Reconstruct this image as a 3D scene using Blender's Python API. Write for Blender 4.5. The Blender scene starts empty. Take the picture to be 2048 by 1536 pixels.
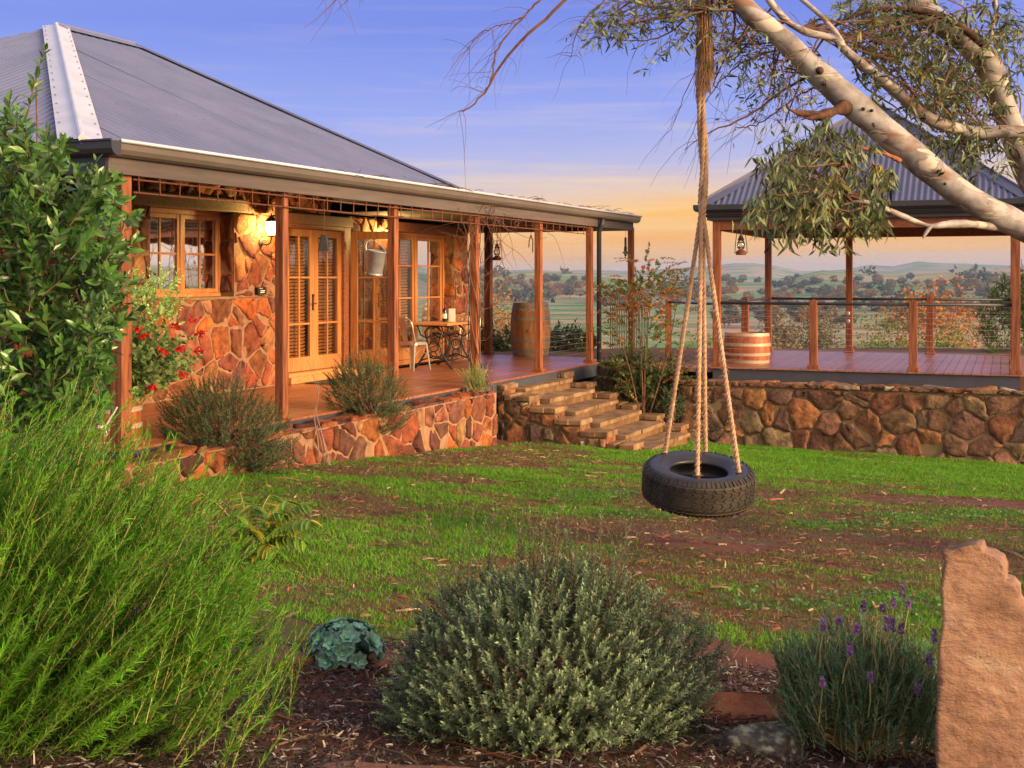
import bpy, bmesh, math, random
import numpy as np
from mathutils import Vector, Matrix, noise as mnoise

rng = np.random.default_rng(11)
random.seed(11)
sc = bpy.context.scene
COL = sc.collection
PI = math.pi
R = math.radians

# ------------------------------------------------------------------ camera
CZ, FPX, HZ = 1.5, 2500.0, 555.0          # eye height, focal length and horizon of a 2048 px wide frame
cd = bpy.data.cameras.new('camera')
cam = bpy.data.objects.new('camera', cd)
COL.objects.link(cam)
cam.location = (0, 0, CZ)
cam.rotation_euler = (R(90), 0, 0)
cd.sensor_width = 36
cd.lens = 36 * FPX / 2048
cd.shift_y = -(768 - HZ) / 2048
cd.clip_start = 0.05
cd.clip_end = 40000
sc.camera = cam

# ------------------------------------------------------------------ world, sun, exposure
SUN_ELEV, SUN_AZ = R(12.5), R(121)            # azimuth clockwise from +Y (the view direction)
w = bpy.data.worlds.new("World")
sc.world = w
w.use_nodes = True
nt = w.node_tree
nt.nodes.clear()
def N(t, typ, **kw):
    n = t.nodes.new(typ)
    for k, v in kw.items():
        setattr(n, k, v)
    return n
def s2l(c):
    return tuple(((x / 255) / 12.92 if x / 255 <= 0.04045 else ((x / 255 + 0.055) / 1.055) ** 2.4) for x in c)
L = nt.links.new
out = N(nt, 'ShaderNodeOutputWorld')
bg = N(nt, 'ShaderNodeBackground')
bg2 = N(nt, 'ShaderNodeBackground')
add = N(nt, 'ShaderNodeAddShader')
sky = N(nt, 'ShaderNodeTexSky', sky_type='NISHITA', sun_disc=False)
sky.sun_elevation = SUN_ELEV
sky.sun_rotation = SUN_AZ
sky.air_density = 1.4
sky.dust_density = 2.0
L(sky.outputs[0], bg2.inputs[0])
bg2.inputs[1].default_value = 0.022
sky.altitude = 300
tc = N(nt, 'ShaderNodeTexCoord')
sep = N(nt, 'ShaderNodeSeparateXYZ')
L(tc.outputs['Generated'], sep.inputs[0])
# thin wavy displacement of the dusk bands so they are not ruler-straight
mpw = N(nt, 'ShaderNodeMapping')
mpw.inputs['Scale'].default_value = (1.6, 1.6, 6)
nzw = N(nt, 'ShaderNodeTexNoise')
nzw.inputs['Scale'].default_value = 1.5
nzw.inputs['Detail'].default_value = 4
L(tc.outputs['Generated'], mpw.inputs[0]); L(mpw.outputs[0], nzw.inputs[0])
mw = N(nt, 'ShaderNodeMath', operation='MULTIPLY_ADD')
L(nzw.outputs[0], mw.inputs[0]); mw.inputs[1].default_value = 0.05; mw.inputs[2].default_value = -0.025
ma = N(nt, 'ShaderNodeMath', operation='ADD')
L(sep.outputs[2], ma.inputs[0]); L(mw.outputs[0], ma.inputs[1])
# the glow climbs higher on the right (west) than on the left
mx = N(nt, 'ShaderNodeMath', operation='MULTIPLY_ADD')
L(sep.outputs[0], mx.inputs[0]); mx.inputs[1].default_value = -0.055; L(ma.outputs[0], mx.inputs[2])
mm = N(nt, 'ShaderNodeMath', operation='MULTIPLY')
L(mx.outputs[0], mm.inputs[0]); mm.inputs[1].default_value = 2.0
cr = N(nt, 'ShaderNodeValToRGB')
L(mm.outputs[0], cr.inputs[0])
stops = [(-.05, (236, 190, 150)), (0.0, (246, 186, 116)), (0.022, (255, 176, 66)), (0.044, (255, 186, 86)),
         (0.058, (228, 192, 176)), (0.080, (176, 174, 222)), (0.125, (132, 148, 236)), (0.21, (94, 114, 222)), (0.32, (124, 140, 222)), (0.5, (175, 180, 215))]  # upper stops, out of frame, lightened to add fill
el = cr.color_ramp.elements
while len(el) < len(stops):
    el.new(0.5)
for e, (p, c) in zip(el, stops):
    e.position = max(0, p * 2)
    e.color = (*s2l(c), 1)
# streaky cloud near the horizon
mp = N(nt, 'ShaderNodeMapping')
mp.inputs['Scale'].default_value = (3, 3, 55)
mp.inputs['Rotation'].default_value = (0, R(1.5), 0)
nz = N(nt, 'ShaderNodeTexNoise')
nz.inputs['Scale'].default_value = 1.6
nz.inputs['Detail'].default_value = 7
nz.inputs['Roughness'].default_value = 0.62
nz.inputs['Distortion'].default_value = 0.6
L(tc.outputs['Generated'], mp.inputs[0]); L(mp.outputs[0], nz.inputs[0])
crc = N(nt, 'ShaderNodeValToRGB')
crc.color_ramp.elements[0].position = 0.48
crc.color_ramp.elements[1].position = 0.72
L(nz.outputs[0], crc.inputs[0])
band = N(nt, 'ShaderNodeValToRGB')
bl = band.color_ramp.elements
bl[0].position, bl[0].color = 0.0, (0.2, 0.2, 0.2, 1)
bl[1].position, bl[1].color = 0.36, (0.10, 0.10, 0.10, 1)
e = bl.new(0.07); e.color = (1, 1, 1, 1)
e = bl.new(0.17); e.color = (0.5, 0.5, 0.5, 1)
L(mm.outputs[0], band.inputs[0])
cm = N(nt, 'ShaderNodeMath', operation='MULTIPLY')
L(crc.outputs[0], cm.inputs[0]); L(band.outputs[0], cm.inputs[1])
cm2 = N(nt, 'ShaderNodeMath', operation='MULTIPLY')
L(cm.outputs[0], cm2.inputs[0]); cm2.inputs[1].default_value = 0.75
mixc = N(nt, 'ShaderNodeMix', data_type='RGBA')
L(cm2.outputs[0], mixc.inputs['Factor']); L(cr.outputs[0], mixc.inputs[6])
mixc.inputs[7].default_value = (*s2l((255, 216, 160)), 1)
L(mixc.outputs[2], bg.inputs[0])
# warm glow added to unseen sky behind and right of the camera as fill
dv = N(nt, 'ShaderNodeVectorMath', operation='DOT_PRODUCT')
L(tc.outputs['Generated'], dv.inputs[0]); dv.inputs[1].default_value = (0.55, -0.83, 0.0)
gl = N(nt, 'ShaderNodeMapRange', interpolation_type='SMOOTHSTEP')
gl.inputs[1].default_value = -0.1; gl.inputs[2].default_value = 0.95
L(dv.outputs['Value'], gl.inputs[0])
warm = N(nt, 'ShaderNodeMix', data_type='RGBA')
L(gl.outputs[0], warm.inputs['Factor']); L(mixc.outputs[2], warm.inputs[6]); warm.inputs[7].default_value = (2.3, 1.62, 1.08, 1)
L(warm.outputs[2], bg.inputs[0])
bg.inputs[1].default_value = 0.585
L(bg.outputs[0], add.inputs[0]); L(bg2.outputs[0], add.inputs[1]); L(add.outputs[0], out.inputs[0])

sl = bpy.data.lights.new('sun', 'SUN')
sun = bpy.data.objects.new('sun', sl)
COL.objects.link(sun)
sl.energy = 4.9
sl.angle = R(24)
sl.color = (1.0, 0.66, 0.36)
sdir = Vector((math.sin(SUN_AZ) * math.cos(SUN_ELEV), math.cos(SUN_AZ) * math.cos(SUN_ELEV), math.sin(SUN_ELEV)))
sun.rotation_euler = sdir.to_track_quat('Z', 'Y').to_euler()
sun.location = (30, 0, 20)

sc.view_settings.view_transform = 'Standard'
sc.view_settings.look = 'None'
sc.view_settings.exposure = 0.72
sc.view_settings.gamma = 1
sc.cycles.use_denoising = True
sc.cycles.max_bounces = 6
sc.cycles.diffuse_bounces = 3
sc.cycles.glossy_bounces = 3
sc.cycles.transparent_max_bounces = 10
sc.cycles.volume_bounces = 0
sc.cycles.caustics_reflective = False
sc.cycles.caustics_refractive = False
sc.cycles.sample_clamp_indirect = 6

# ------------------------------------------------------------------ mesh helpers
OFF = {}
def A(*v):
    return np.array(v, float)
def P(x, y, Y):
    """a point seen at pixel (x, y) of the 2048 px frame standing Y metres away"""
    return A((x - 1024) / FPX * Y, Y, CZ - (y - HZ) / FPX * Y)

class MB:
    def __init__(s):
        s.v, s.f, s.c, s.n = [], [], [], 0
    def raw(s, v, faces, col=None):
        v = np.asarray(v, float).reshape(-1, 3)
        s.v.append(v)
        bysz = {}
        if isinstance(faces, np.ndarray):
            bysz[faces.shape[1]] = [faces]
        else:
            for f in faces:
                bysz.setdefault(len(f), []).append(f)
        for k, fs in bysz.items():
            a = np.concatenate(fs) if isinstance(fs[0], np.ndarray) else np.array(fs, int)
            s.f.append(a.reshape(-1, k).astype(np.int64) + s.n)
        if col is None:
            col = (1, 1, 1)
        col = np.asarray(col, float)
        if col.ndim == 1:
            col = np.tile(col, (len(v), 1))
        s.c.append(col)
        s.n += len(v)
    def box(s, F, a0, a1, b0, b1, z0, z1, col=None):
        v = [F(a, b, z) for z in (z0, z1) for b in (b0, b1) for a in (a0, a1)]
        s.raw(v, [(0, 2, 3, 1), (4, 5, 7, 6), (0, 1, 5, 4), (2, 6, 7, 3), (0, 4, 6, 2), (1, 3, 7, 5)], col)
    def obox(s, c, ex, ey, ez, col=None):
        c, ex, ey, ez = map(np.asarray, (c, ex, ey, ez))
        v = [c + i * ex + j * ey + k * ez for k in (-1, 1) for j in (-1, 1) for i in (-1, 1)]
        s.raw(v, [(0, 2, 3, 1), (4, 5, 7, 6), (0, 1, 5, 4), (2, 6, 7, 3), (0, 4, 6, 2), (1, 3, 7, 5)], col)
    def tube(s, path, rad, sides=8, caps=True, col=None, squash=1.0):
        p = np.asarray(path, float)
        n = len(p)
        r = np.full(n, rad, float) if np.isscalar(rad) else np.interp(np.linspace(0, 1, n), np.linspace(0, 1, len(rad)), rad)
        t = np.gradient(p, axis=0)
        t /= np.linalg.norm(t, axis=1)[:, None] + 1e-12
        ref = A(0, 0, 1) if abs(t[0, 2]) < 0.9 else A(1, 0, 0)
        u = np.cross(t[0], ref); u /= np.linalg.norm(u)
        U = np.zeros((n, 3))
        for i in range(n):
            u = u - t[i] * np.dot(u, t[i]); u /= np.linalg.norm(u) + 1e-12
            U[i] = u
        W = np.cross(t, U)
        a = np.linspace(0, 2 * PI, sides, endpoint=False)
        v = p[:, None] + r[:, None, None] * (np.cos(a)[None, :, None] * U[:, None] + squash * np.sin(a)[None, :, None] * W[:, None])
        i = np.arange(n - 1)[:, None] * sides
        j = np.arange(sides)[None]
        k = (j + 1) % sides
        q = np.stack([i + j, i + k, i + sides + k, i + sides + j], -1).reshape(-1, 4)
        fs = [tuple(x) for x in q]
        if caps:
            fs.append(tuple(range(sides))[::-1]); fs.append(tuple(range((n - 1) * sides, n * sides)))
        s.raw(v.reshape(-1, 3), fs, col)
    def lathe(s, prof, o, seg=24, ax=(0, 0, 1), close=False, col=None, caps=True):
        """prof: (radius, height) pairs round axis ax at o"""
        ax = np.asarray(ax, float); ax /= np.linalg.norm(ax)
        ref = A(1, 0, 0) if abs(ax[0]) < 0.9 else A(0, 1, 0)
        x = np.cross(ref, ax); x /= np.linalg.norm(x); y = np.cross(ax, x)
        a = np.linspace(0, 2 * PI, seg, endpoint=False)
        ring = np.cos(a)[:, None] * x + np.sin(a)[:, None] * y
        v = np.concatenate([np.asarray(o) + r * ring + h * ax for r, h in prof])
        m = len(prof)
        fs = []
        for i in range(m if close else m - 1):
            i2 = (i + 1) % m
            for j in range(seg):
                k = (j + 1) % seg
                fs.append((i * seg + j, i * seg + k, i2 * seg + k, i2 * seg + j))
        if not close and caps:
            if prof[0][0] > 1e-4: fs.append(tuple(range(seg))[::-1])
            if prof[-1][0] > 1e-4: fs.append(tuple(range((m - 1) * seg, m * seg)))
        s.raw(v, fs, col)
    def prism(s, poly, d, col=None):
        """polygon (list of 3d points) pushed along vector d"""
        n = len(poly)
        p = np.asarray(poly, float)
        v = np.concatenate([p, p + np.asarray(d)])
        fs = [tuple(range(n))[::-1], tuple(range(n, 2 * n))] + [(i, (i + 1) % n, n + (i + 1) % n, n + i) for i in range(n)]
        s.raw(v, fs, col)
    def scatter(s, T, pos, yd, nr, ln, wd, col):
        tv, tf = T
        n = len(pos)
        if n == 0: return
        yd = yd / (np.linalg.norm(yd, axis=1)[:, None] + 1e-9)
        x = np.cross(yd, nr); x /= np.linalg.norm(x, axis=1)[:, None] + 1e-9
        z = np.cross(x, yd)
        ln = np.broadcast_to(ln, (n,)); wd = np.broadcast_to(wd, (n,))
        v = pos[:, None] + tv[None, :, 0, None] * (wd[:, None, None] * x[:, None]) + tv[None, :, 1, None] * (ln[:, None, None] * yd[:, None]) \
            + tv[None, :, 2, None] * (ln[:, None, None] * z[:, None])
        m = len(tv)
        c = np.repeat(np.broadcast_to(np.asarray(col, float), (n, 3)), m, axis=0)
        base = (np.arange(n) * m)[:, None, None]
        s.v.append(v.reshape(-1, 3)); s.c.append(c)
        s.f.append((np.asarray(tf)[None] + base).reshape(-1, np.asarray(tf).shape[1]) + s.n)
        s.n += n * m
    def build(s, name, mat, parent=None, smooth=False, fix=None, bevel=0):
        V = np.concatenate(s.v) if s.v else np.zeros((0, 3))
        off = OFF.get(parent.name, np.zeros(3)) if parent else np.zeros(3)
        me = bpy.data.meshes.new(name)
        me.vertices.add(len(V))
        me.vertices.foreach_set('co', (V - off).astype(np.float32).ravel())
        nl = sum(f.size for f in s.f)
        npol = sum(len(f) for f in s.f)
        me.loops.add(nl); me.polygons.add(npol)
        me.loops.foreach_set('vertex_index', np.concatenate([f.ravel() for f in s.f]).astype(np.int32))
        tot = np.concatenate([np.full(len(f), f.shape[1]) for f in s.f]).astype(np.int32)
        st = np.concatenate([[0], np.cumsum(tot)[:-1]]).astype(np.int32)
        me.polygons.foreach_set('loop_start', st)
        try: me.polygons.foreach_set('loop_total', tot)
        except Exception: pass
        me.update(calc_edges=True)
        C = np.concatenate(s.c)
        if True:
            at = me.color_attributes.new('Col', 'FLOAT_COLOR', 'POINT')
            at.data.foreach_set('color', np.concatenate([C, np.ones((len(C), 1))], 1).astype(np.float32).ravel())
        if fix or (fix is None and npol < 30000):
            bm = bmesh.new(); bm.from_mesh(me)
            bmesh.ops.recalc_face_normals(bm, faces=bm.faces)
            bm.to_mesh(me); bm.free()
        me.polygons.foreach_set('use_smooth', np.full(len(me.polygons), bool(smooth)))
        me.materials.append(mat)
        o = bpy.data.objects.new(name, me)
        COL.objects.link(o)
        if parent:
            o.parent = parent
        OFF[o.name] = off
        if bevel:
            b = o.modifiers.new('bevel', 'BEVEL'); b.width = bevel; b.segments = 2; b.limit_method = 'ANGLE'
        return o

def thing(name, label, cat, loc, group=None):
    o = bpy.data.objects.new(name, None)
    COL.objects.link(o)
    o.empty_display_size = 0.2
    o.location = loc
    OFF[o.name] = np.array(loc, float)
    return tag(o, label, cat, group)
def tag(o, label=None, cat=None, group=None, kind=None):
    if label: o['label'] = label
    if cat: o['category'] = cat
    if group: o['group'] = group
    if kind: o['kind'] = kind
    return o
def solo(mb, name, m, label, cat, group=None, **kw):
    """a thing that is a single mesh"""
    return tag(mb.build(name, m, None, **kw), label, cat, group)
def dup(root, loc, rotz, scale, label=None):
    r = root.copy(); COL.objects.link(r)
    r.location = loc; r.rotation_euler = (0, 0, rotz); r.scale = (scale[0], scale[0], scale[1]) if not np.isscalar(scale) else (scale,) * 3
    if label: r['label'] = label
    for ch in list(root.children):
        c = ch.copy(); COL.objects.link(c); c.parent = r
        for g in list(ch.children):
            d = g.copy(); COL.objects.link(d); d.parent = c
    return r

class Frame:
    def __init__(s, o, ex, ey):
        s.o, s.ex, s.ey = np.asarray(o, float), np.asarray(ex, float), np.asarray(ey, float)
    def __call__(s, a, b, z):
        q = s.o + a * s.ex + b * s.ey
        return A(q[0], q[1], z)
XY = Frame((0, 0), (1, 0), (0, 1))
UD = A(0.400, 0.9165); ND = A(0.9165, -0.400)
H = Frame((-3.46, 11.06), UD, ND)                     # house: u along the verandah, v out towards the lawn
GX = A(0.93, -0.3676); GY = A(0.3676, 0.93)
G = Frame((3.46, 21.1), GX, GY)                       # gazebo: a along its front, b to the back

# ------------------------------------------------------------------ materials
def mat(name, cols, scale=4.0, detail=6, rough=0.7, bump=0.0, bscale=None, bdist=0.01, metal=0.0, attr=False, stretch=(1, 1, 1),
        spec=0.4, contrast=(0.3, 0.7), transl=0.0, rvar=0.0, coat=0.0, nrough=0.6, rot=None):
    m = bpy.data.materials.new(name)
    m.use_nodes = True
    t = m.node_tree
    l = t.links.new
    b = t.nodes['Principled BSDF']
    o = t.nodes['Material Output']
    tcn = N(t, 'ShaderNodeTexCoord')
    mpn = N(t, 'ShaderNodeMapping')
    mpn.inputs['Scale'].default_value = stretch
    if rot: mpn.inputs['Rotation'].default_value = rot
    l(tcn.outputs['Object'], mpn.inputs[0])
    n = N(t, 'ShaderNodeTexNoise')
    n.inputs['Scale'].default_value = scale
    n.inputs['Detail'].default_value = detail
    n.inputs['Roughness'].default_value = nrough
    l(mpn.outputs[0], n.inputs[0])
    rp = N(t, 'ShaderNodeValToRGB')
    e = rp.color_ramp.elements
    while len(e) < len(cols): e.new(0.5)
    for i, c in enumerate(cols):
        e[i].position = contrast[0] + (contrast[1] - contrast[0]) * (i / max(1, len(cols) - 1))
        e[i].color = (*c, 1)
    l(n.outputs[0], rp.inputs[0])
    src = rp.outputs[0]
    if attr:
        at = N(t, 'ShaderNodeAttribute', attribute_name='Col')
        mu = N(t, 'ShaderNodeMix', data_type='RGBA', blend_type='MULTIPLY')
        mu.inputs['Factor'].default_value = 1
        l(src, mu.inputs[6]); l(at.outputs['Color'], mu.inputs[7])
        src = mu.outputs[2]
    l(src, b.inputs['Base Color'])
    b.inputs['Roughness'].default_value = rough
    b.inputs['Metallic'].default_value = metal
    b.inputs['Specular IOR Level'].default_value = spec
    if coat:
        b.inputs['Coat Weight'].default_value = coat; b.inputs['Coat Roughness'].default_value = 0.15
    if rvar:
        mr = N(t, 'ShaderNodeMapRange')
        mr.inputs[3].default_value = rough - rvar; mr.inputs[4].default_value = rough + rvar
        l(n.outputs[0], mr.inputs[0]); l(mr.outputs[0], b.inputs['Roughness'])
    if bump:
        n2 = N(t, 'ShaderNodeTexNoise')
        n2.inputs['Scale'].default_value = bscale or scale * 4
        n2.inputs['Detail'].default_value = 8
        n2.inputs['Roughness'].default_value = 0.65
        l(mpn.outputs[0], n2.inputs[0])
        bp = N(t, 'ShaderNodeBump')
        bp.inputs['Strength'].default_value = bump
        bp.inputs['Distance'].default_value = bdist
        l(n2.outputs[0], bp.inputs['Height']); l(bp.outputs[0], b.inputs['Normal'])
    if transl:
        tr = N(t, 'ShaderNodeBsdfTranslucent')
        mxs = N(t, 'ShaderNodeMixShader')
        mxs.inputs[0].default_value = transl
        l(src, tr.inputs[0]); l(b.outputs[0], mxs.inputs[1]); l(tr.outputs[0], mxs.inputs[2]); l(mxs.outputs[0], o.inputs[0])
    return m

def wood(name, c1, c2, c3, ang, rough=0.5, scale=1.0, spec=0.4, bump=0.25):
    """grain along u (ang 0), along v or vertical"""
    st = {'u': (1, 14, 14), 'z': (14, 14, 1), 'n': (14, 1, 14)}[ang]
    rt = (0, 0, -math.atan2(UD[1], UD[0])) if ang in 'un' else None
    return mat(name, [c1, c2, c3], scale=2.2 * scale, detail=8, rough=rough, stretch=st, bump=bump, bscale=7, bdist=0.004, spec=spec, contrast=(0.32, 0.68), rvar=0.08, rot=rt)

M = {}
M['stone'] = mat('house_stone', [(0.30, 0.24, 0.25), (0.72, 0.68, 0.68), (1.05, 1.0, .95), (1.5, 1.4, 1.1)], scale=8, detail=9, rough=0.88, bump=1.0, bscale=16, bdist=0.035, attr=True, contrast=(0.3, 0.68))
M['mortar'] = mat('warm_mortar', [(0.22, 0.115, 0.06), (0.36, 0.21, 0.125)], scale=9, rough=0.95, bump=0.4, bscale=60, bdist=0.008)
M['mortar_dark'] = mat('grey_mortar', [(0.13, 0.10, 0.055), (0.24, 0.18, 0.10)], scale=7, rough=0.95, bump=0.4, bscale=60, bdist=0.008)
M['post'] = wood('oiled_post', (0.085, 0.026, 0.012), (0.25, 0.078, 0.03), (0.36, 0.135, 0.055), 'z', 0.6, bump=0.6)
M['beam'] = wood('oiled_beam', (0.14, 0.045, 0.02), (0.24, 0.08, 0.035), (0.30, 0.11, 0.05), 'u', 0.6)
M['cedar'] = wood('pale_cedar', (0.36, 0.135, 0.042), (0.49, 0.20, 0.068), (0.55, 0.25, 0.095), 'z', 0.4)
M['cedar_h'] = wood('pale_cedar_rail', (0.42, 0.17, 0.055), (0.56, 0.25, 0.09), (0.62, 0.30, 0.12), 'u', 0.4)
M['lintel'] = wood('rough_lintel', (0.17, 0.11, 0.06), (0.30, 0.21, 0.12), (0.37, 0.27, 0.16), 'u', 0.85, bump=0.8)
M['slat'] = wood('shutter_slat', (0.40, 0.15, 0.035), (0.52, 0.21, 0.055), (0.60, 0.26, 0.08), 'u', 0.45)
M['deck'] = mat('oiled_decking', [(0.19, 0.06, 0.028), (0.31, 0.11, 0.05), (0.40, 0.165, 0.085)], scale=1.6, detail=8, rough=0.33, stretch=(1, 9, 1), attr=True, spec=0.5, rvar=0.04,
                bump=0.15, bscale=6, bdist=0.003, rot=(0, 0, -math.atan2(UD[1], UD[0])))
M['deck_g'] = mat('weathered_decking', [(0.26, 0.105, 0.07), (0.33, 0.145, 0.095), (0.39, 0.19, 0.13)], scale=2, detail=8, rough=0.33, stretch=(9, 1, 1), attr=True, spec=0.5, rvar=0.02,
                  rot=(0, 0, -math.atan2(GX[1], GX[0])))
M['skirt'] = mat('dark_blue_skirt', [(0.045, 0.052, 0.075), (0.065, 0.072, 0.10)], scale=3, rough=0.5, bump=0.05)
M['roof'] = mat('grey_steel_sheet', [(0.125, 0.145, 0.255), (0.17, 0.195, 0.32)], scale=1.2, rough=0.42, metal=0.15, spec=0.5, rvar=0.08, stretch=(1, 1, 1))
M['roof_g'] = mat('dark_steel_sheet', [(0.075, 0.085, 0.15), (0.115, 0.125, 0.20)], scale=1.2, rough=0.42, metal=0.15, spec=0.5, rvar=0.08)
M['cap'] = mat('zinc_capping', [(0.52, 0.55, 0.62), (0.66, 0.68, 0.74)], scale=2.5, rough=0.38, metal=0.25, spec=0.5, rvar=0.08, bump=0.1, bscale=4)
M['gutter'] = mat('bronze_gutter', [(0.15, 0.13, 0.12), (0.20, 0.175, 0.16)], scale=1.5, rough=0.32, metal=0.3, spec=0.5)
M['gutter_dark'] = mat('slate_and_shaded_gutter', [(0.035, 0.04, 0.055), (0.05, 0.055, 0.07)], scale=1.5, rough=0.4, metal=0.2, spec=0.5)
M['fascia'] = mat('taupe_fascia', [(0.085, 0.07, 0.068), (0.125, 0.103, 0.097)], scale=1.5, rough=0.65, stretch=(1, 1, 12), bump=0.2, bscale=12, bdist=0.004)
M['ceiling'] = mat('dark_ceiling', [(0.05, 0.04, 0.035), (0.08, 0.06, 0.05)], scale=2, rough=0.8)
M['rust'] = mat('rusty_steel', [(0.10, 0.035, 0.02), (0.20, 0.07, 0.04)], scale=30, rough=0.8, bump=0.3, bscale=120, bdist=0.002)
M['black'] = mat('black_iron', [(0.012, 0.012, 0.013), (0.03, 0.028, 0.026)], scale=20, rough=0.45, spec=0.5)
M['steel'] = mat('stainless_wire', [(0.5, 0.5, 0.5), (0.62, 0.6, 0.58)], scale=20, rough=0.3, metal=0.9)
M['galv'] = mat('galvanised_steel', [(0.30, 0.30, 0.31), (0.45, 0.45, 0.46)], scale=14, rough=0.42, metal=0.55, bump=0.08, bscale=30)
M['chair'] = mat('brushed_chair_steel', [(0.52, 0.47, 0.40), (0.66, 0.61, 0.54)], scale=8, rough=0.35, metal=0.7)
M['oak'] = mat('barrel_oak', [(0.17, 0.075, 0.025), (0.34, 0.16, 0.06), (0.42, 0.22, 0.09)], scale=4, rough=0.6, attr=True, stretch=(6, 6, 1), bump=0.3, bscale=12, bdist=0.004)
M['oak_red'] = mat('red_barrel_oak', [(0.22, 0.055, 0.02), (0.38, 0.11, 0.04), (0.44, 0.15, 0.06)], scale=4, rough=0.45, attr=True, stretch=(6, 6, 1), bump=0.3, bscale=12, bdist=0.004)
M['hoop'] = mat('barrel_hoop', [(0.16, 0.16, 0.17), (0.30, 0.29, 0.28)], scale=12, rough=0.5, metal=0.5)
M['hoop_pale'] = mat('pale_barrel_hoop', [(0.45, 0.36, 0.25), (0.60, 0.50, 0.36)], scale=12, rough=0.5, metal=0.2)
M['rubber'] = mat('tyre_rubber', [(0.016, 0.017, 0.022), (0.035, 0.036, 0.045)], scale=6, rough=0.42, spec=0.5, bump=0.1, bscale=40, bdist=0.002, rvar=0.1)
M['tread'] = mat('tread_rubber', [(0.014, 0.013, 0.013), (0.04, 0.034, 0.028)], scale=9, rough=0.6, bump=0.2, bscale=50, bdist=0.002)
M['groove'] = mat('dusty_groove', [(0.075, 0.05, 0.032), (0.15, 0.10, 0.065)], scale=8, rough=0.9)
M['rope'] = mat('sisal_rope', [(0.34, 0.19, 0.11), (0.58, 0.40, 0.27)], scale=14, rough=0.9, attr=True)
M['soil'] = mat('red_soil', [(0.09, 0.035, 0.022), (0.17, 0.07, 0.04)], scale=6, rough=0.95, bump=0.6, bscale=50, bdist=0.02)
M['slate'] = mat('step_stone', [(0.10, 0.06, 0.035), (0.22, 0.135, 0.07), (0.32, 0.215, 0.115)], scale=4, rough=0.8, bump=0.6, bscale=16, bdist=0.015, attr=True)
M['rock'] = mat('red_rock', [(0.07, 0.03, 0.02), (0.20, 0.075, 0.045), (0.30, 0.12, 0.065), (0.30, 0.20, 0.15)], scale=7, rough=0.85, bump=0.9, bscale=24, bdist=0.02)
M['rock_dark'] = mat('brown_rock', [(0.06, 0.035, 0.03), (0.14, 0.075, 0.055), (0.24, 0.10, 0.05)], scale=6, rough=0.85, bump=0.9, bscale=24, bdist=0.02)
M['lichen'] = mat('lichen_rock', [(0.03, 0.028, 0.026), (0.07, 0.068, 0.06), (0.25, 0.29, 0.22)], scale=22, rough=0.9, bump=0.9, bscale=40, bdist=0.015, contrast=(0.36, 0.64))
M['sandstone'] = mat('sandstone', [(0.10, 0.055, 0.04), (0.23, 0.13, 0.085), (0.30, 0.18, 0.12), (0.38, 0.27, 0.19)], scale=3.5, detail=9, rough=0.9, bump=1.0, bscale=11, bdist=0.035, contrast=(0.3, 0.68), nrough=0.68, stretch=(1, 1, 1.8), rot=(0, R(25), 0))
M['paver'] = mat('brick_paver', [(0.34, 0.15, 0.10), (0.48, 0.26, 0.18)], scale=6, rough=0.85, bump=0.3, bscale=40)
M['bark'] = None
M['twig'] = mat('brown_twig', [(0.09, 0.045, 0.03), (0.19, 0.10, 0.065)], scale=20, rough=0.85)
M['deadwood'] = mat('dead_wood', [(0.025, 0.014, 0.010), (0.07, 0.032, 0.02), (0.13, 0.06, 0.035)], scale=12, rough=0.9, stretch=(1, 1, 1), bump=0.9, bscale=30, bdist=0.015)
M['trunk_far'] = mat('pale_trunk', [(0.16, 0.11, 0.08), (0.34, 0.27, 0.21)], scale=0.8, rough=0.9)
def leafm(name, c1, c2, rough=0.55, transl=0.3, spec=0.35, coat=0):
    return mat(name, [c1, c2], scale=2.5, rough=rough, attr=True, transl=transl, spec=spec, coat=coat)
M['gum_leaf'] = leafm('gum_leaf', (0.085, 0.125, 0.05), (0.155, 0.20, 0.085), 0.5, 0.25, 0.5)
M['fern_leaf'] = leafm('feathery_leaf', (0.058, 0.21, 0.010), (0.12, 0.32, 0.016), 0.5, 0.4)
M['grey_leaf'] = leafm('grey_green_leaf', (0.085, 0.13, 0.075), (0.15, 0.20, 0.125), 0.6, 0.2)
M['lav_leaf'] = leafm('lavender_leaf', (0.07, 0.14, 0.075), (0.14, 0.24, 0.13), 0.6, 0.25)
M['rose_leaf'] = leafm('rosemary_leaf', (0.065, 0.115, 0.045), (0.13, 0.19, 0.08), 0.6, 0.2)
M['gloss_leaf'] = leafm('glossy_leaf', (0.045, 0.12, 0.028), (0.10, 0.22, 0.05), 0.32, 0.2, 0.5, 0.15)
M['ger_leaf'] = leafm('soft_leaf', (0.14, 0.25, 0.07), (0.28, 0.42, 0.14), 0.6, 0.3)
M['succ'] = leafm('succulent_leaf', (0.14, 0.33, 0.26), (0.23, 0.47, 0.38), 0.45, 0.12)
M['maple'] = leafm('maple_leaf', (0.8, 0.8, 0.8), (1.1, 1.1, 1.1), 0.55, 0.4)
M['far_leaf'] = leafm('valley_leaf', (0.75, 0.75, 0.75), (1.2, 1.2, 1.2), 0.8, 0.25, 0.2)
M['petal'] = leafm('red_petal', (0.60, 0.015, 0.012), (0.75, 0.03, 0.02), 0.6, 0.3)
M['purple'] = leafm('purple_petal', (0.26, 0.13, 0.36), (0.40, 0.25, 0.50), 0.7, 0.2)
M['grass'] = leafm('grass_blade', (1.1, 1.1, 1.1), (1.5, 1.5, 1.5), 0.6, 0.3, 0.3)
M['litter'] = leafm('dry_litter', (0.75, 0.75, 0.75), (1.2, 1.2, 1.2), 0.75, 0.1, 0.3)
M['stem'] = mat('pale_stem', [(0.28, 0.22, 0.08), (0.42, 0.34, 0.14)], scale=20, rough=0.8)
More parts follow.
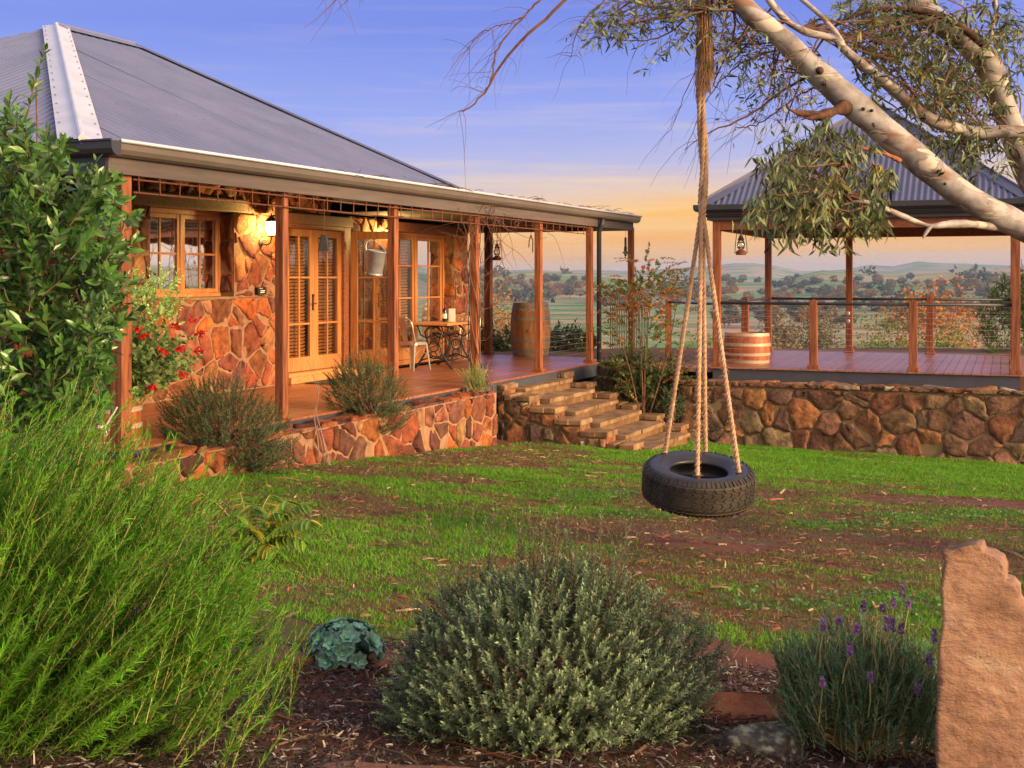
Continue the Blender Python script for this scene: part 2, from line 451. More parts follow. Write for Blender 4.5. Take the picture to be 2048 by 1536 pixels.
M['white'] = mat('white_card', [(0.75, 0.73, 0.7), (0.8, 0.79, 0.76)], scale=10, rough=0.6)
M['bottle'] = mat('dark_bottle_glass', [(0.008, 0.012, 0.008), (0.012, 0.016, 0.01)], scale=5, rough=0.08, spec=0.6)
M['foil'] = mat('red_foil', [(0.28, 0.015, 0.02), (0.34, 0.03, 0.03)], scale=5, rough=0.35)
M['mat_d'] = mat('coir_mat', [(0.06, 0.04, 0.03), (0.13, 0.085, 0.055)], scale=40, rough=0.95, bump=0.5, bscale=120, bdist=0.005)
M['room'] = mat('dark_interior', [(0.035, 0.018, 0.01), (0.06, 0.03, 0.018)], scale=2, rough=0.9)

def glassy(name, refl, tint=(0.9, 0.9, 0.9)):
    m = bpy.data.materials.new(name); m.use_nodes = True
    t = m.node_tree; l = t.links.new
    t.nodes.remove(t.nodes['Principled BSDF'])
    g = N(t, 'ShaderNodeBsdfGlossy'); g.inputs['Roughness'].default_value = 0.02; g.inputs[0].default_value = (0.95, 0.95, 0.95, 1)
    tr = N(t, 'ShaderNodeBsdfTransparent'); tr.inputs[0].default_value = (*tint, 1)
    fr = N(t, 'ShaderNodeLayerWeight'); fr.inputs[0].default_value = 0.25
    mr = N(t, 'ShaderNodeMapRange'); mr.inputs[3].default_value = refl; mr.inputs[4].default_value = 1.0
    l(fr.outputs['Fresnel'], mr.inputs[0])
    # slightly wavy old panes
    n = N(t, 'ShaderNodeTexNoise'); n.inputs['Scale'].default_value = 2.2; n.inputs['Detail'].default_value = 1
    tcn = N(t, 'ShaderNodeTexCoord'); l(tcn.outputs['Object'], n.inputs[0])
    bp = N(t, 'ShaderNodeBump'); bp.inputs['Strength'].default_value = 0.06; bp.inputs['Distance'].default_value = 0.03
    l(n.outputs[0], bp.inputs['Height']); l(bp.outputs[0], g.inputs['Normal'])
    mxs = N(t, 'ShaderNodeMixShader')
    l(mr.outputs[0], mxs.inputs[0]); l(tr.outputs[0], mxs.inputs[1]); l(g.outputs[0], mxs.inputs[2])
    l(mxs.outputs[0], t.nodes['Material Output'].inputs[0])
    return m
M['pane'] = glassy('window_glass', 0.22, (.97, .97, .97))
M['lglass'] = glassy('lantern_glass', 0.12)
def emit(name, c, s):
    m = bpy.data.materials.new(name); m.use_nodes = True
    b = m.node_tree.nodes['Principled BSDF']
    b.inputs['Base Color'].default_value = (*c, 1)
    b.inputs['Emission Color'].default_value = (*c, 1)
    b.inputs['Emission Strength'].default_value = s
    return m
M['glow'] = emit('lit_lamp_glass', (1.0, 0.60, 0.17), 6)
_t = M['glow'].node_tree; _tr = N(_t, 'ShaderNodeBsdfTransparent'); _mx = N(_t, 'ShaderNodeMixShader'); _mx.inputs[0].default_value = 0.5
_t.links.new(_t.nodes['Principled BSDF'].outputs[0], _mx.inputs[2]); _t.links.new(_tr.outputs[0], _mx.inputs[1]); _t.links.new(_mx.outputs[0], _t.nodes['Material Output'].inputs[0])

def gum_bark():
    m = mat('gum_bark', [(0.12, 0.105, 0.10), (0.235, 0.22, 0.215), (0.35, 0.34, 0.345)], scale=5, rough=0.6, bump=0.35, bscale=9, bdist=0.012, contrast=(0.34, 0.6), stretch=(1, 1, 1))
    t = m.node_tree; l = t.links.new
    b = t.nodes['Principled BSDF']
    src = b.inputs['Base Color'].links[0].from_socket
    tcn = N(t, 'ShaderNodeTexCoord')
    mpn = N(t, 'ShaderNodeMapping'); mpn.inputs['Rotation'].default_value = (0, R(-40), 0); mpn.inputs['Scale'].default_value = (1.2, 5, 5)
    l(tcn.outputs['Object'], mpn.inputs[0])
    n = N(t, 'ShaderNodeTexNoise'); n.inputs['Scale'].default_value = 1.7; n.inputs['Detail'].default_value = 4; n.inputs['Distortion'].default_value = 0.5
    l(mpn.outputs[0], n.inputs[0])
    r1 = N(t, 'ShaderNodeValToRGB'); r1.color_ramp.elements[0].position = 0.54; r1.color_ramp.elements[1].position = 0.66
    l(n.outputs[0], r1.inputs[0])
    m1 = N(t, 'ShaderNodeMix', data_type='RGBA'); l(r1.outputs[0], m1.inputs[0]); l(src, m1.inputs[6]); m1.inputs[7].default_value = (0.19, 0.105, 0.065, 1)
    n5 = N(t, 'ShaderNodeTexNoise'); n5.inputs['Scale'].default_value = 1.25; n5.inputs['Detail'].default_value = 3; n5.inputs['Distortion'].default_value = 0.8
    mp5 = N(t, 'ShaderNodeMapping'); mp5.inputs['Rotation'].default_value = (0, R(-40), 0); mp5.inputs['Scale'].default_value = (1.5, 6, 6); mp5.inputs['Location'].default_value = (3.1, 0, 0)
    l(tcn.outputs['Object'], mp5.inputs[0]); l(mp5.outputs[0], n5.inputs[0])
    r5 = N(t, 'ShaderNodeValToRGB'); r5.color_ramp.elements[0].position = 0.575; r5.color_ramp.elements[1].position = 0.585
    l(n5.outputs[0], r5.inputs[0])
    m5 = N(t, 'ShaderNodeMix', data_type='RGBA'); l(r5.outputs[0], m5.inputs[0]); l(m1.outputs[2], m5.inputs[6]); m5.inputs[7].default_value = (0.44, 0.39, 0.34, 1)
    r6 = N(t, 'ShaderNodeValToRGB'); e6 = r6.color_ramp.elements; e6[0].position = 0.55; e6[0].color = (0, 0, 0, 1); e6[1].position = 0.60; e6[1].color = (0, 0, 0, 1); q6 = e6.new(0.577); q6.color = (.55, .55, .55, 1)
    l(n5.outputs[0], r6.inputs[0])
    m6 = N(t, 'ShaderNodeMix', data_type='RGBA'); l(r6.outputs[0], m6.inputs[0]); l(m5.outputs[2], m6.inputs[6]); m6.inputs[7].default_value = (0.12, 0.075, 0.05, 1)
    m1 = m6
    # dark peeling spots
    v = N(t, 'ShaderNodeTexNoise'); v.inputs['Scale'].default_value = 13; v.inputs['Detail'].default_value = 2
    l(tcn.outputs['Object'], v.inputs[0])
    r2 = N(t, 'ShaderNodeValToRGB'); r2.color_ramp.elements[0].position = 0.73; r2.color_ramp.elements[1].position = 0.75
    l(v.outputs[0], r2.inputs[0])
    m2 = N(t, 'ShaderNodeMix', data_type='RGBA'); l(r2.outputs[0], m2.inputs[0]); l(m1.outputs[2], m2.inputs[6]); m2.inputs[7].default_value = (0.10, 0.055, 0.04, 1)
    l(m2.outputs[2], b.inputs['Base Color'])
    return m
M['bark'] = gum_bark()

# ------------------------------------------------------------------ ground
CTRL = [(400, 11.2, -.27), (800, 14.6, -.62), (990, 17.1, -.76), (1218, 17.5, -.95), (1370, 20.6, -1.19), (2048, 18.9, -1.33), (1430, 8.6, -.33),
        (1024, 4.4, -.2), (200, 5, -.15), (1950, 4.6, -.25), (2048, 9, -.55), (600, 8, -.22), (1700, 12, -.7)]
cx = np.array([((x - 1024) / FPX * Y, Y, z) for x, Y, z in CTRL])
def basis(X, Y):
    return np.stack([np.ones_like(X), X, Y, X * Y, X * X, Y * Y], -1)
COEF = np.linalg.lstsq(basis(cx[:, 0], cx[:, 1]), cx[:, 2], rcond=None)[0]
def sstep(t):
    t = np.clip(t, 0, 1); return t * t * (3 - 2 * t)
def hnoise(X, Y, seed=0):
    r = np.random.default_rng(seed); o = np.zeros_like(X)
    for k in range(10):
        fx, fy = r.normal(0, 1, 2); p = r.uniform(0, 6.28)
        o = o + np.sin(fx * X + fy * Y + p)
    return o / 10 ** 0.5
def zg(X, Y):
    X = np.asarray(X, float); Y = np.asarray(Y, float)
    z = basis(np.clip(X, -4.5, 9), np.clip(Y, 2, 21)) @ COEF
    s = .39 * X + .92 * Y
    t = sstep((s - 20.35) / 1.9)
    z = z * (1 - t) + (-0.1) * t
    return z + 0.012 * hnoise(X * 3, Y * 3, 5) + 0.006 * hnoise(X * 9, Y * 9, 6)
def gp(x, y):
    """ground point seen at pixel x, y"""
    Y = np.linspace(2.5, 24, 900); X = (x - 1024) / FPX * Y
    d = CZ - (y - HZ) / FPX * Y - zg(X, Y)
    i = np.argmax(d < 0)
    return A(X[i], Y[i], zg(X[i], Y[i]))

def lawn_material():
    m = mat('lawn_soil', [(0.075, 0.024, 0.016), (0.145, 0.050, 0.030), (0.105, 0.055, 0.028), (0.07, 0.085, 0.018)], scale=2.2, detail=10, rough=0.95, bump=0.8, bscale=30, bdist=0.02,
            stretch=(0.6, 1, 1), contrast=(0.36, 0.62), nrough=0.7)
    return m
M['lawn'] = lawn_material()
xs = np.arange(-9, 15.01, 0.16); ys = np.arange(0.5, 30.01, 0.16)
gx, gy = np.meshgrid(xs, ys)
gz = zg(gx, gy)
edge = np.minimum(np.minimum(gx - xs[0], xs[-1] - gx), np.minimum(gy - ys[0] + 3, ys[-1] - gy))
gz = gz - 3 * (1 - sstep(edge / 1.5))
mb = MB()
nx_, ny_ = len(xs), len(ys)
i = (np.arange(ny_ - 1)[:, None] * nx_ + np.arange(nx_ - 1)[None]).ravel()
mb.raw(np.stack([gx, gy, gz], -1).reshape(-1, 3), np.stack([i, i + 1, i + nx_ + 1, i + nx_], -1))
tag(mb.build('lawn', M['lawn'], smooth=True), kind='structure')

# far terrain: plateau, valley, hills, mountains, in one polar sheet
nr, na = 110, 360
rr = np.concatenate([[0.01], np.geomspace(12, 6500, nr)])
az = np.linspace(0, 2 * PI, na, endpoint=False)
RR, AZ = np.meshgrid(rr, az, indexing='ij')
TX = 2 + RR * np.sin(AZ); TY = 14 + RR * np.cos(AZ)
PXL = 1024 + FPX * np.tan(np.clip(np.where(AZ > PI, AZ - 2 * PI, AZ), -1.3, 1.3))
ridge_px = [(-400, 535), (300, 530), (940, 545), (1010, 541), (1060, 537), (1110, 541), (1180, 538), (1300, 540), (1420, 528), (1480, 521), (1540, 528), (1600, 541), (1680, 543), (1730, 533), (1762, 527), (1785, 534), (1840, 524), (1890, 530), (1960, 529), (2040, 533), (2300, 522), (2800, 530)]
hill_px = [(-400, 552), (940, 547), (1050, 543), (1180, 547), (1400, 560), (1560, 560), (1600, 548), (1640, 536), (1690, 541), (1760, 545), (1850, 541), (1950, 538), (2060, 537), (2300, 542), (2800, 550)]
back = hnoise(np.cos(AZ) * 6, np.sin(AZ) * 6, 3)
def tophi(tab, dist):
    y = np.interp(PXL, [a for a, _ in tab], [b for _, b in tab])
    front = (np.abs(np.where(AZ > PI, AZ - 2 * PI, AZ)) < 0.9)
    yy = np.where(front, y, 533 + 8 * back)
    return (HZ - yy) / FPX * dist + CZ
TZ = -1.9 + np.zeros_like(TX)
TZ = TZ - 24.5 * sstep((RR - 21) / 110) ** 0.8
roll = 3.0 * hnoise(TX / 220, TY / 220, 9) * sstep((RR - 250) / 400) * (1 - sstep((RR - 1200) / 400))
TZ = TZ + roll
h1 = tophi(hill_px, 1900.)
TZ = TZ + (h1 + 26) * np.exp(-((RR - 1900) / 380) ** 2) + (7 * hnoise(TX / 220, TY / 220, 12)) * np.exp(-((RR - 1850) / 350) ** 2) * 0.25
h2 = tophi(ridge_px, 4300.)
TZ = TZ + (h2 + 26 + 4 * hnoise(AZ * 40, RR / 900, 4)) * np.exp(-((RR - 4300) / 520) ** 2)
mb = MB()
i = np.arange(len(rr) - 1)[:, None] * na; j = np.arange(na)[None]; k = (j + 1) % na
mb.raw(np.stack([TX, TY, TZ], -1).reshape(-1, 3), np.stack([i + j, i + na + j, i + na + k, i + k], -1).reshape(-1, 4))
def valley_mat():
    m = mat('valley_paddocks', [(0.05, 0.20, 0.035), (0.16, 0.21, 0.055), (0.38, 0.27, 0.16), (0.06, 0.22, 0.04), (0.32, 0.21, 0.11), (0.08, 0.20, 0.05)], scale=0.0042, detail=5, rough=0.95, stretch=(0.7, 1.4, 1), contrast=(0.3, 0.7), nrough=0.55)
    return m
M['valley'] = valley_mat()
tag(mb.build('valley', M['valley'], smooth=True, fix=False), kind='structure')
def zval(X, Y):
    r = math.hypot(X - 2, Y - 14); a = math.atan2(X - 2, Y - 14) % (2 * PI)
    ii = np.searchsorted(rr, r) - 1; jj = int(a / (2 * PI) * na) % na
    f = (r - rr[ii]) / (rr[ii + 1] - rr[ii])
    return TZ[ii, jj] * (1 - f) + TZ[ii + 1, jj] * f

# ------------------------------------------------------------------ rubble stonework (real stones over a mortar backing)
def clip(poly, nx, ny, d):
    out_ = []
    m = len(poly)
    for q in range(m):
        a, b = poly[q], poly[(q + 1) % m]
        da, db = nx * a[0] + ny * a[1] - d, nx * b[0] + ny * b[1] - d
        if da <= 0: out_.append(a)
        if (da < 0 < db) or (db < 0 < da):
            t = da / (da - db); out_.append((a[0] + t * (b[0] - a[0]), a[1] + t * (b[1] - a[1])))
    return out_
def rubble(x0, x1, y0, y1, size, gap, r):
    pts = []
    nx = max(1, round((x1 - x0) / size)); ny = max(1, round((y1 - y0) / size * 1.15))
    for a in range(-1, nx + 1):
        for b in range(-1, ny + 1):
            if r.uniform() < 0.12: continue
            px = x0 + (a + .5 + r.uniform(-.44, .44) + 0.5 * (b % 2)) * (x1 - x0) / nx
            py = y0 + (b + .5 + r.uniform(-.42, .42)) * (y1 - y0) / ny
            pts.append((px, py, r.uniform(0, size * 0.78) ** 2))
    res = []
    for a, (px, py, w1) in enumerate(pts):
        poly = [(x0 + gap / 2, y0 + gap / 2), (x1 - gap / 2, y0 + gap / 2), (x1 - gap / 2, y1 - gap / 2), (x0 + gap / 2, y1 - gap / 2)]
        for b, (qx, qy, w2) in enumerate(pts):
            if a == b: continue
            dx, dy = qx - px, qy - py
            d2 = dx * dx + dy * dy
            if d2 > (4 * size) ** 2: continue
            dl = math.sqrt(d2)
            dd = (qx * qx + qy * qy - px * px - py * py + w1 - w2) / 2 / dl - gap / 2 * r.uniform(.6, 1.4)
            poly = clip(poly, dx / dl, dy / dl, dd)
            if len(poly) < 3: break
        if len(poly) < 3: continue
        ar = abs(sum(poly[q][0] * poly[(q + 1) % len(poly)][1] - poly[(q + 1) % len(poly)][0] * poly[q][1] for q in range(len(poly)))) / 2
        if ar > 0.0012: res.append(poly)
    return res
def stones(mb, polys, fn, depth, pal, r, jit=0.006, seglen=0.07):
    """fn(x, y, d) places a stone-plane point d metres proud of the wall"""
    for poly in polys:
        pts = []
        m = len(poly)
        for q in range(m):
            a, b = poly[q], poly[(q + 1) % m]
            ln = math.hypot(b[0] - a[0], b[1] - a[1])
            if ln < 0.012: continue
            k = max(1, int(ln / seglen))
            for t in range(k):
                f = t / k
                f2 = f if 0 < t else 0.10 * min(1, 0.12 / max(ln, .01))
                pts.append((a[0] + (b[0] - a[0]) * f2 + r.normal(0, jit), a[1] + (b[1] - a[1]) * f2 + r.normal(0, jit)))
            pts.append((a[0] + (b[0] - a[0]) * .93, a[1] + (b[1] - a[1]) * .93))
        m = len(pts)
        if m < 3: continue
        cxm = sum(p_[0] for p_ in pts) / m; cym = sum(p_[1] for p_ in pts) / m
        tx, ty = r.normal(0, .09, 2)
        dep = depth * r.uniform(.55, 1.35)
        v = []
        for f, d in ((1, -0.015), (0.975, dep * .55), (0.9, dep * .92), (0.6, dep * 1.02)):
            for p_ in pts:
                ex, ey = p_[0] - cxm, p_[1] - cym
                rad = math.hypot(ex, ey) + 1e-6
                ff = max(f, 1 - (1 - f) * 0.35 / max(rad, .05)) if f > .7 else f
                dd = d + (tx * ex + ty * ey if f < .99 else 0) + (r.normal(0, depth * .09) if f < .95 else 0)
                v.append(fn(cxm + ex * ff, cym + ey * ff, dd))
        v.append(fn(cxm, cym, dep * 1.02 + r.normal(0, depth * .08)))
        fs = []
        for k in range(3):
            for q in range(m):
                q2 = (q + 1) % m
                fs.append((k * m + q, k * m + q2, (k + 1) * m + q2, (k + 1) * m + q))
        for q in range(m):
            fs.append((3 * m + q, 3 * m + (q + 1) % m, 4 * m))
        c = np.array(pal[r.integers(len(pal))]) * r.uniform(.8, 1.2) * (1 + r.normal(0, .05, 3))
        mb.raw(np.array(v), fs, np.clip(c, 0, 1))
PAL_H = [(.13, .048, .032), (.20, .07, .03), (.40, .20, .10), (.36, .105, .035), (.27, .075, .032), (.21, .062, .038), (.36, .15, .06), (.28, .10, .055), (.44, .135, .03), (.23, .10, .06), (.16, .065, .045), (.30, .085, .035)]
PAL_G = [(.19, .095, .05), (.13, .07, .045), (.25, .12, .055), (.16, .09, .055), (.22, .12, .08), (.30, .14, .06), (.12, .08, .06), (.21, .15, .09), (.19, .095, .05), (.15, .10, .075)]  # darker browns; the shade on the gazebo front is in these colours
PAL_G = PAL_G * 3 + [(.36, .33, .28)]

# ------------------------------------------------------------------ the house
VW = -2.35                                   # face of the stone wall
house = thing('stone_house', 'low stone house with grey corrugated hip roof and timber posted verandah', 'house', tuple(H(0, 0, 0)))
r = np.random.default_rng(21)
sm, mm_ = MB(), MB()
front = lambda x, y, d: H(x, VW + d, y)
WT = 3.45
WL = 2.44                                    # the flat-roofed end is lower
rects = [(2.0, 3.25, 0.0, 1.24), (2.0, 3.22, 1.24, 2.36), (2.0, 2.86, 2.36, WT), (2.86, 5.12, 2.53, WT), (3.25, 5.9, 0.0, 1.24), (4.88, 6.02, 1.24, 2.36), (5.12, 6.02, 2.36, WT),
         (5.9, 6.02, 0, 1.24), (6.02, 7.28, 2.42, WT), (7.82, 9.28, 0.0, WL), (11.45, 12.0, 0, WL)]
rects[4] = (3.25, 6.02, 0.0, 1.24); rects.pop(7)
for (a0, a1, z0, z1) in rects:
    stones(sm, rubble(a0, a1, z0, z1, 0.30, 0.034, r), front, 0.022, PAL_H, r, .009, .055)
    mm_.box(H, a0, a1, VW - .3, VW - 0.002, z0 - .02, z1)
# the side wall under the left verandah
side = lambda x, y, d: H(2.0 - d, -x, y)
sm2 = [MB()]
stones(sm2[0], rubble(2.35, 6.5, 0, WT, 0.36, 0.034, r), side, 0.035, PAL_H, r)
mm_.box(H, 2.002, 2.3, -9.7, VW - .302, -.02, WT)
mm_.box(H, 11.7, 12.0, -9.7, VW - .302, -.02, WL)
mm_.box(H, 2.3, 11.7, -9.7, -9.4, -.02, WL)
# right reveal stones of the openings
for (uu, z0, z1) in ((4.88, 1.3, 2.36), (11.45, 0.1, 2.42)):
    fn = lambda x, y, d, uu=uu: H(uu - d, -x, y)
    sm2.append(MB()); stones(sm2[-1], rubble(2.36, 2.64, z0, z1, 0.28, 0.02, r), fn, 0.018, PAL_H, r)
wall = mm_.build('wall', M['mortar'], house)
sm.build('stonework', M['stone'], wall, smooth=True)
for q in sm2: q.build('stonework', M['stone'], wall, smooth=True)
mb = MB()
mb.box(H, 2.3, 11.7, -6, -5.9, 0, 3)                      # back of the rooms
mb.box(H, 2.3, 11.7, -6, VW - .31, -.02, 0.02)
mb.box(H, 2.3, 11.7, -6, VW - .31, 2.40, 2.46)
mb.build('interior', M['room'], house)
mb = MB()
mb.box(H, 2.86, 5.12, VW - .26, VW + .05, 2.362, 2.528)
mb.build('lintel', M['lintel'], house, bevel=0.012)
mb = MB()
mb.box(H, 6.0, 7.84, VW - .26, VW + .045, 2.262, 2.418)
mb.build('lintel', M['beam'], house, bevel=0.012); mb = MB()
mb.box(H, 9.26, 11.47, VW - .26, VW + .045, 2.262, 2.418)
mb.build('lintel', M['beam'], house, bevel=0.012)
mb = MB()
fn = lambda x, y, d: H(x, VW - .30 + y, 1.245 + d)
mb.box(H, 3.2, 4.92, VW - .30, VW + .03, 1.21, 1.25)
mb.build('sill_stone', M['slate'], house, bevel=0.01)

def glazed(parent, F, a0, a1, b, z0, z1, st, nv, hz, th=0.045, mun=0.028, mt='cedar', slats=None, low=None):
    """timber sash on plane b of frame F (b grows outwards): stiles, rails, glazing bars, pane, louvres behind"""
    low = low or st
    fr = MB()
    fr.box(F, a0, a0 + st, b, b + th, z0, z1); fr.box(F, a1 - st, a1, b, b + th, z0, z1)
    fr.box(F, a0 + st, a1 - st, b + .002, b + th - .002, z1 - st, z1); fr.box(F, a0 + st, a1 - st, b + .002, b + th - .002, z0, z0 + low)
    f = fr.build('frame', M[mt], parent, bevel=0.004)
    br = MB()
    for i_ in range(1, nv):
        a = a0 + st + (a1 - a0 - 2 * st) * i_ / nv
        br.box(F, a - mun / 2, a + mun / 2, b + .008, b + th - .008, z0 + low, z1 - st)
    for zz in hz:
        br.box(F, a0 + st, a1 - st, b + .010, b + th - .010, zz - mun / 2, zz + mun / 2)
    if nv > 1 or len(hz): br.build('glazing_bars', M[mt], parent, bevel=0.003)
    g = MB()
    g.raw([F(a0 + st - .005, b + .022, z0 + low - .005), F(a1 - st + .005, b + .022, z0 + low - .005), F(a1 - st + .005, b + .022, z1 - st + .005), F(a0 + st - .005, b + .022, z1 - st + .005)], [(0, 1, 2, 3)])
    g.build('pane', M['pane'], parent)
    if slats:
        s_ = MB()
        s0, s1, step, tilt = slats
        z = s0
        while z < s1:
            c = (F(a0 + st, b - .06, z) + F(a1 - st, b - .06, z)) / 2
            ex = (F(a1 - st, 0, 0) - F(a0 + st, 0, 0)) / 2
            ey0 = F(0, 1, 0) - F(0, 0, 0)
            ey = ey0 * 0.021 * math.cos(tilt) + A(0, 0, 0.021 * math.sin(tilt)); ez = (A(0, 0, 1) * math.cos(tilt) - ey0 * math.sin(tilt)) * 0.004
            s_.obox(c, ex, ey, ez)
            z += step
        s_.build('shutter', M['slat'], parent)
# window left of the wall lamp
win = MB(); win.box(H, 3.25, 4.88, VW - .275, VW - .21, 1.252, 1.30); win.box(H, 3.25, 4.88, VW - .275, VW - .21, 2.30, 2.36)
win.box(H, 3.25, 3.30, VW - .275, VW - .21, 1.30, 2.30); win.box(H, 4.83, 4.88, VW - .275, VW - .21, 1.30, 2.30)
win.box(H, 4.045, 4.085, VW - .275, VW - .21, 1.30, 2.30)
window = win.build('window', M['cedar'], house, bevel=0.004)
glazed(window, H, 3.302, 4.043, VW - .262, 1.302, 2.298, 0.055, 2, [1.80], slats=(1.34, 2.28, 0.055, .8))
glazed(window, H, 4.087, 4.828, VW - .262, 1.302, 2.298, 0.055, 2, [1.80], slats=(1.34, 2.28, 0.055, .8))
# french window behind the table
win = MB(); win.box(H, 9.28, 11.45, VW - .285, VW - .20, 0.02, 0.10); win.box(H, 9.28, 11.45, VW - .285, VW - .20, 2.20, 2.262)
win.box(H, 9.28, 9.34, VW - .285, VW - .20, .10, 2.20); win.box(H, 11.39, 11.45, VW - .285, VW - .20, .10, 2.20); win.box(H, 10.33, 10.40, VW - .285, VW - .20, .10, 2.20)
window = win.build('window', M['cedar'], house, bevel=0.004)
glazed(window, H, 9.342, 10.328, VW - .268, .102, 2.198, 0.06, 2, [0.66, 1.15, 1.70], slats=(0.2, 2.16, 0.05, 0.9), low=0.2)
glazed(window, H, 10.402, 11.388, VW - .268, .102, 2.198, 0.06, 2, [0.66, 1.15, 1.70], slats=(0.2, 2.16, 0.05, 0.9), low=0.2)
# pair of french doors
df = MB(); df.box(H, 6.02, 6.10, VW - .2, VW + .03, 0.15, 2.262); df.box(H, 7.62, 7.82, VW - .2, VW + .02, 0.15, 2.262); df.box(H, 6.10, 7.62, VW - .2, VW + .02, 2.20, 2.262)
df.build('door_frame', M['beam'], house, bevel=0.004)
df = MB(); df.box(H, 6.02, 7.82, VW - .3, VW + .10, 0.002, 0.148); df.box(H, 6.02, 7.82, VW + .10, VW + .14, 0.002, 0.10)
df.build('threshold', M['cedar_h'], house, bevel=0.006)
for (a0, a1, hs) in ((6.104, 6.858, 1), (6.862, 7.616, 0)):
    d = MB(); d.box(H, a0 + .002, a1 - .002, VW - .075, VW - .071, .152, .16)
    door = d.build('door', M['cedar'], house)
    glazed(door, H, a0, a1, VW - .07, .155, 2.196, 0.105, 2, [0.83, 1.50], slats=(0.3, 2.1, 0.05, 0.9), low=0.2)
    if hs:
        h = MB()
        h.box(H, a1 - .065, a1 - .03, VW - .025, VW - .012, 1.02, 1.26)
        h.tube([H(a1 - .05, VW - .012, 1.12), H(a1 - .05, VW + .045, 1.12), H(a1 - .07, VW + .05, 1.12), H(a1 - .17, VW + .045, 1.125)], 0.009, 8)
        h.lathe([(0, -.01), (.02, 0), (.02, .012), (0, .014)], H(a1 - .05, VW - .012, 1.24), 10, ax=(*ND, 0))
        h.build('handle', M['black'], door)
# open door leaf, swung out square to the wall
HL = Frame(H(7.80, 0, 0)[:2], ND, -UD)
d = MB(); d.box(HL, VW + .05, VW + .85, .002, .006, .125, .13)
leaf = tag(d.build('door', M['cedar'], house), label='pale timber glazed door leaf standing open')
glazed(leaf, HL, VW + .05, VW + .85, 0.0, .12, 2.2, 0.12, 2, [0.83, 1.50], low=0.2)
h = MB()
for zz in (.5, 1.2, 2.0): h = MB(); h.tube([HL(VW + .05, .03, zz - .05), HL(VW + .05, .03, zz + .05)], .012, 8); h.build('hinge', M['galv'], leaf)

scr = bpy.data.materials.new('fly_mesh'); scr.use_nodes = True
_t = scr.node_tree; _d = N(_t, 'ShaderNodeBsdfTransparent'); _m = N(_t, 'ShaderNodeMixShader'); _m.inputs[0].default_value = .78
_b = _t.nodes['Principled BSDF']; _b.inputs['Base Color'].default_value = (.028, .016, .010, 1); _b.inputs['Roughness'].default_value = .6
_t.links.new(_d.outputs[0], _m.inputs[1]); _t.links.new(_b.outputs[0], _m.inputs[2]); _t.links.new(_m.outputs[0], _t.nodes['Material Output'].inputs[0])
d = MB(); d.raw([HL(VW + .16, .012, .31), HL(VW + .74, .012, .31), HL(VW + .74, .012, 2.09), HL(VW + .16, .012, 2.09)], [(0, 1, 2, 3)])
d.build('insect_screen', scr, leaf)
# plaque
mb = MB(); mb.box(H, 5.33, 5.53, VW + .045, VW + .06, 1.27, 1.37)
pl = mb.build('plaque', M['black'], house)
mb = MB()
for (a, z, w_) in ((5.37, 1.345, .02), (5.41, 1.347, .018), (5.39, 1.315, .10), (5.38, 1.292, .10)):
    mb.box(H, a, a + w_, VW + .06, VW + .063, z, z + .012)
mb.build('lettering', M['white'], pl)

# roof
ZR, PITCH, WR = 2.64, 0.43, 6.0
RU0, RV0, UEND = -0.42, -0.06, 7.3
def corr(mb, fn, s0, s1, lo, hi, pitch=0.165, amp=0.03, seg=8, nw=1):
    n = int((s1 - s0) / pitch * seg)
    ss = np.linspace(s0, s1, n + 1)
    v, f = [], []
    for k, s_ in enumerate(ss):
        o_ = amp * math.sin(2 * PI * s_ / pitch)
        l_, h_ = lo(s_), max(lo(s_) + 0.001, hi(s_))
        for q in range(nw + 1):
            p_ = fn(s_, l_ + (h_ - l_) * q / nw); v.append((p_[0], p_[1], p_[2] + o_))
    for k in range(n):
        for q in range(nw):
            a = k * (nw + 1) + q
            f.append((a, a + 1, a + nw + 2, a + nw + 1))
    mb.raw(v, f)
mb = MB()
corr(mb, lambda s_, q: H(s_, RV0 - q, ZR + PITCH * q), RU0, UEND, lambda s_: 0, lambda s_: min(WR, s_ - RU0))
corr(mb, lambda s_, q: H(RU0 + q, RV0 - s_, ZR + PITCH * q), 0, 2 * WR, lambda s_: 0, lambda s_: min(s_, 2 * WR - s_))
mb.raw([H(RU0, RV0 - 2 * WR, ZR), H(UEND, RV0 - 2 * WR, ZR), H(UEND, RV0 - WR, ZR + PITCH * WR), H(RU0 + WR, RV0 - WR, ZR + PITCH * WR)], [(0, 1, 2, 3)])
mb.raw([H(UEND, RV0 - 2 * WR, ZR), H(UEND, RV0, ZR), H(UEND, RV0 - WR, ZR + PITCH * WR)], [(0, 1, 2)])
roof = mb.build('roof', M['roof'], house, smooth=True)
mb = MB()                                                   # fixing screws in rows
for q in (0.5, 1.7, 2.9, 4.1, 5.3):
    s_ = RU0 + q + .2
    while s_ < UEND - .1:
        c = H(s_, RV0 - q, ZR + PITCH * q + .022)
        mb.obox(c, A(.005, 0, 0), A(0, .005, 0), A(0, 0, .004))
        s_ += 0.25
mb.build('roof_screw', M['roof'], roof)['kind'] = 'stuff'
mb = MB()                                                   # lap seams between sheets
s_ = RU0 + 0.9
while s_ < UEND:
    q1 = min(WR, s_ - RU0)
    mb.tube([H(s_, RV0 - .02, ZR + .012), H(s_, RV0 - q1, ZR + PITCH * q1 + .018)], .006, 5)
    s_ += 0.762
mb.build('lap_seam', M['roof'], roof)
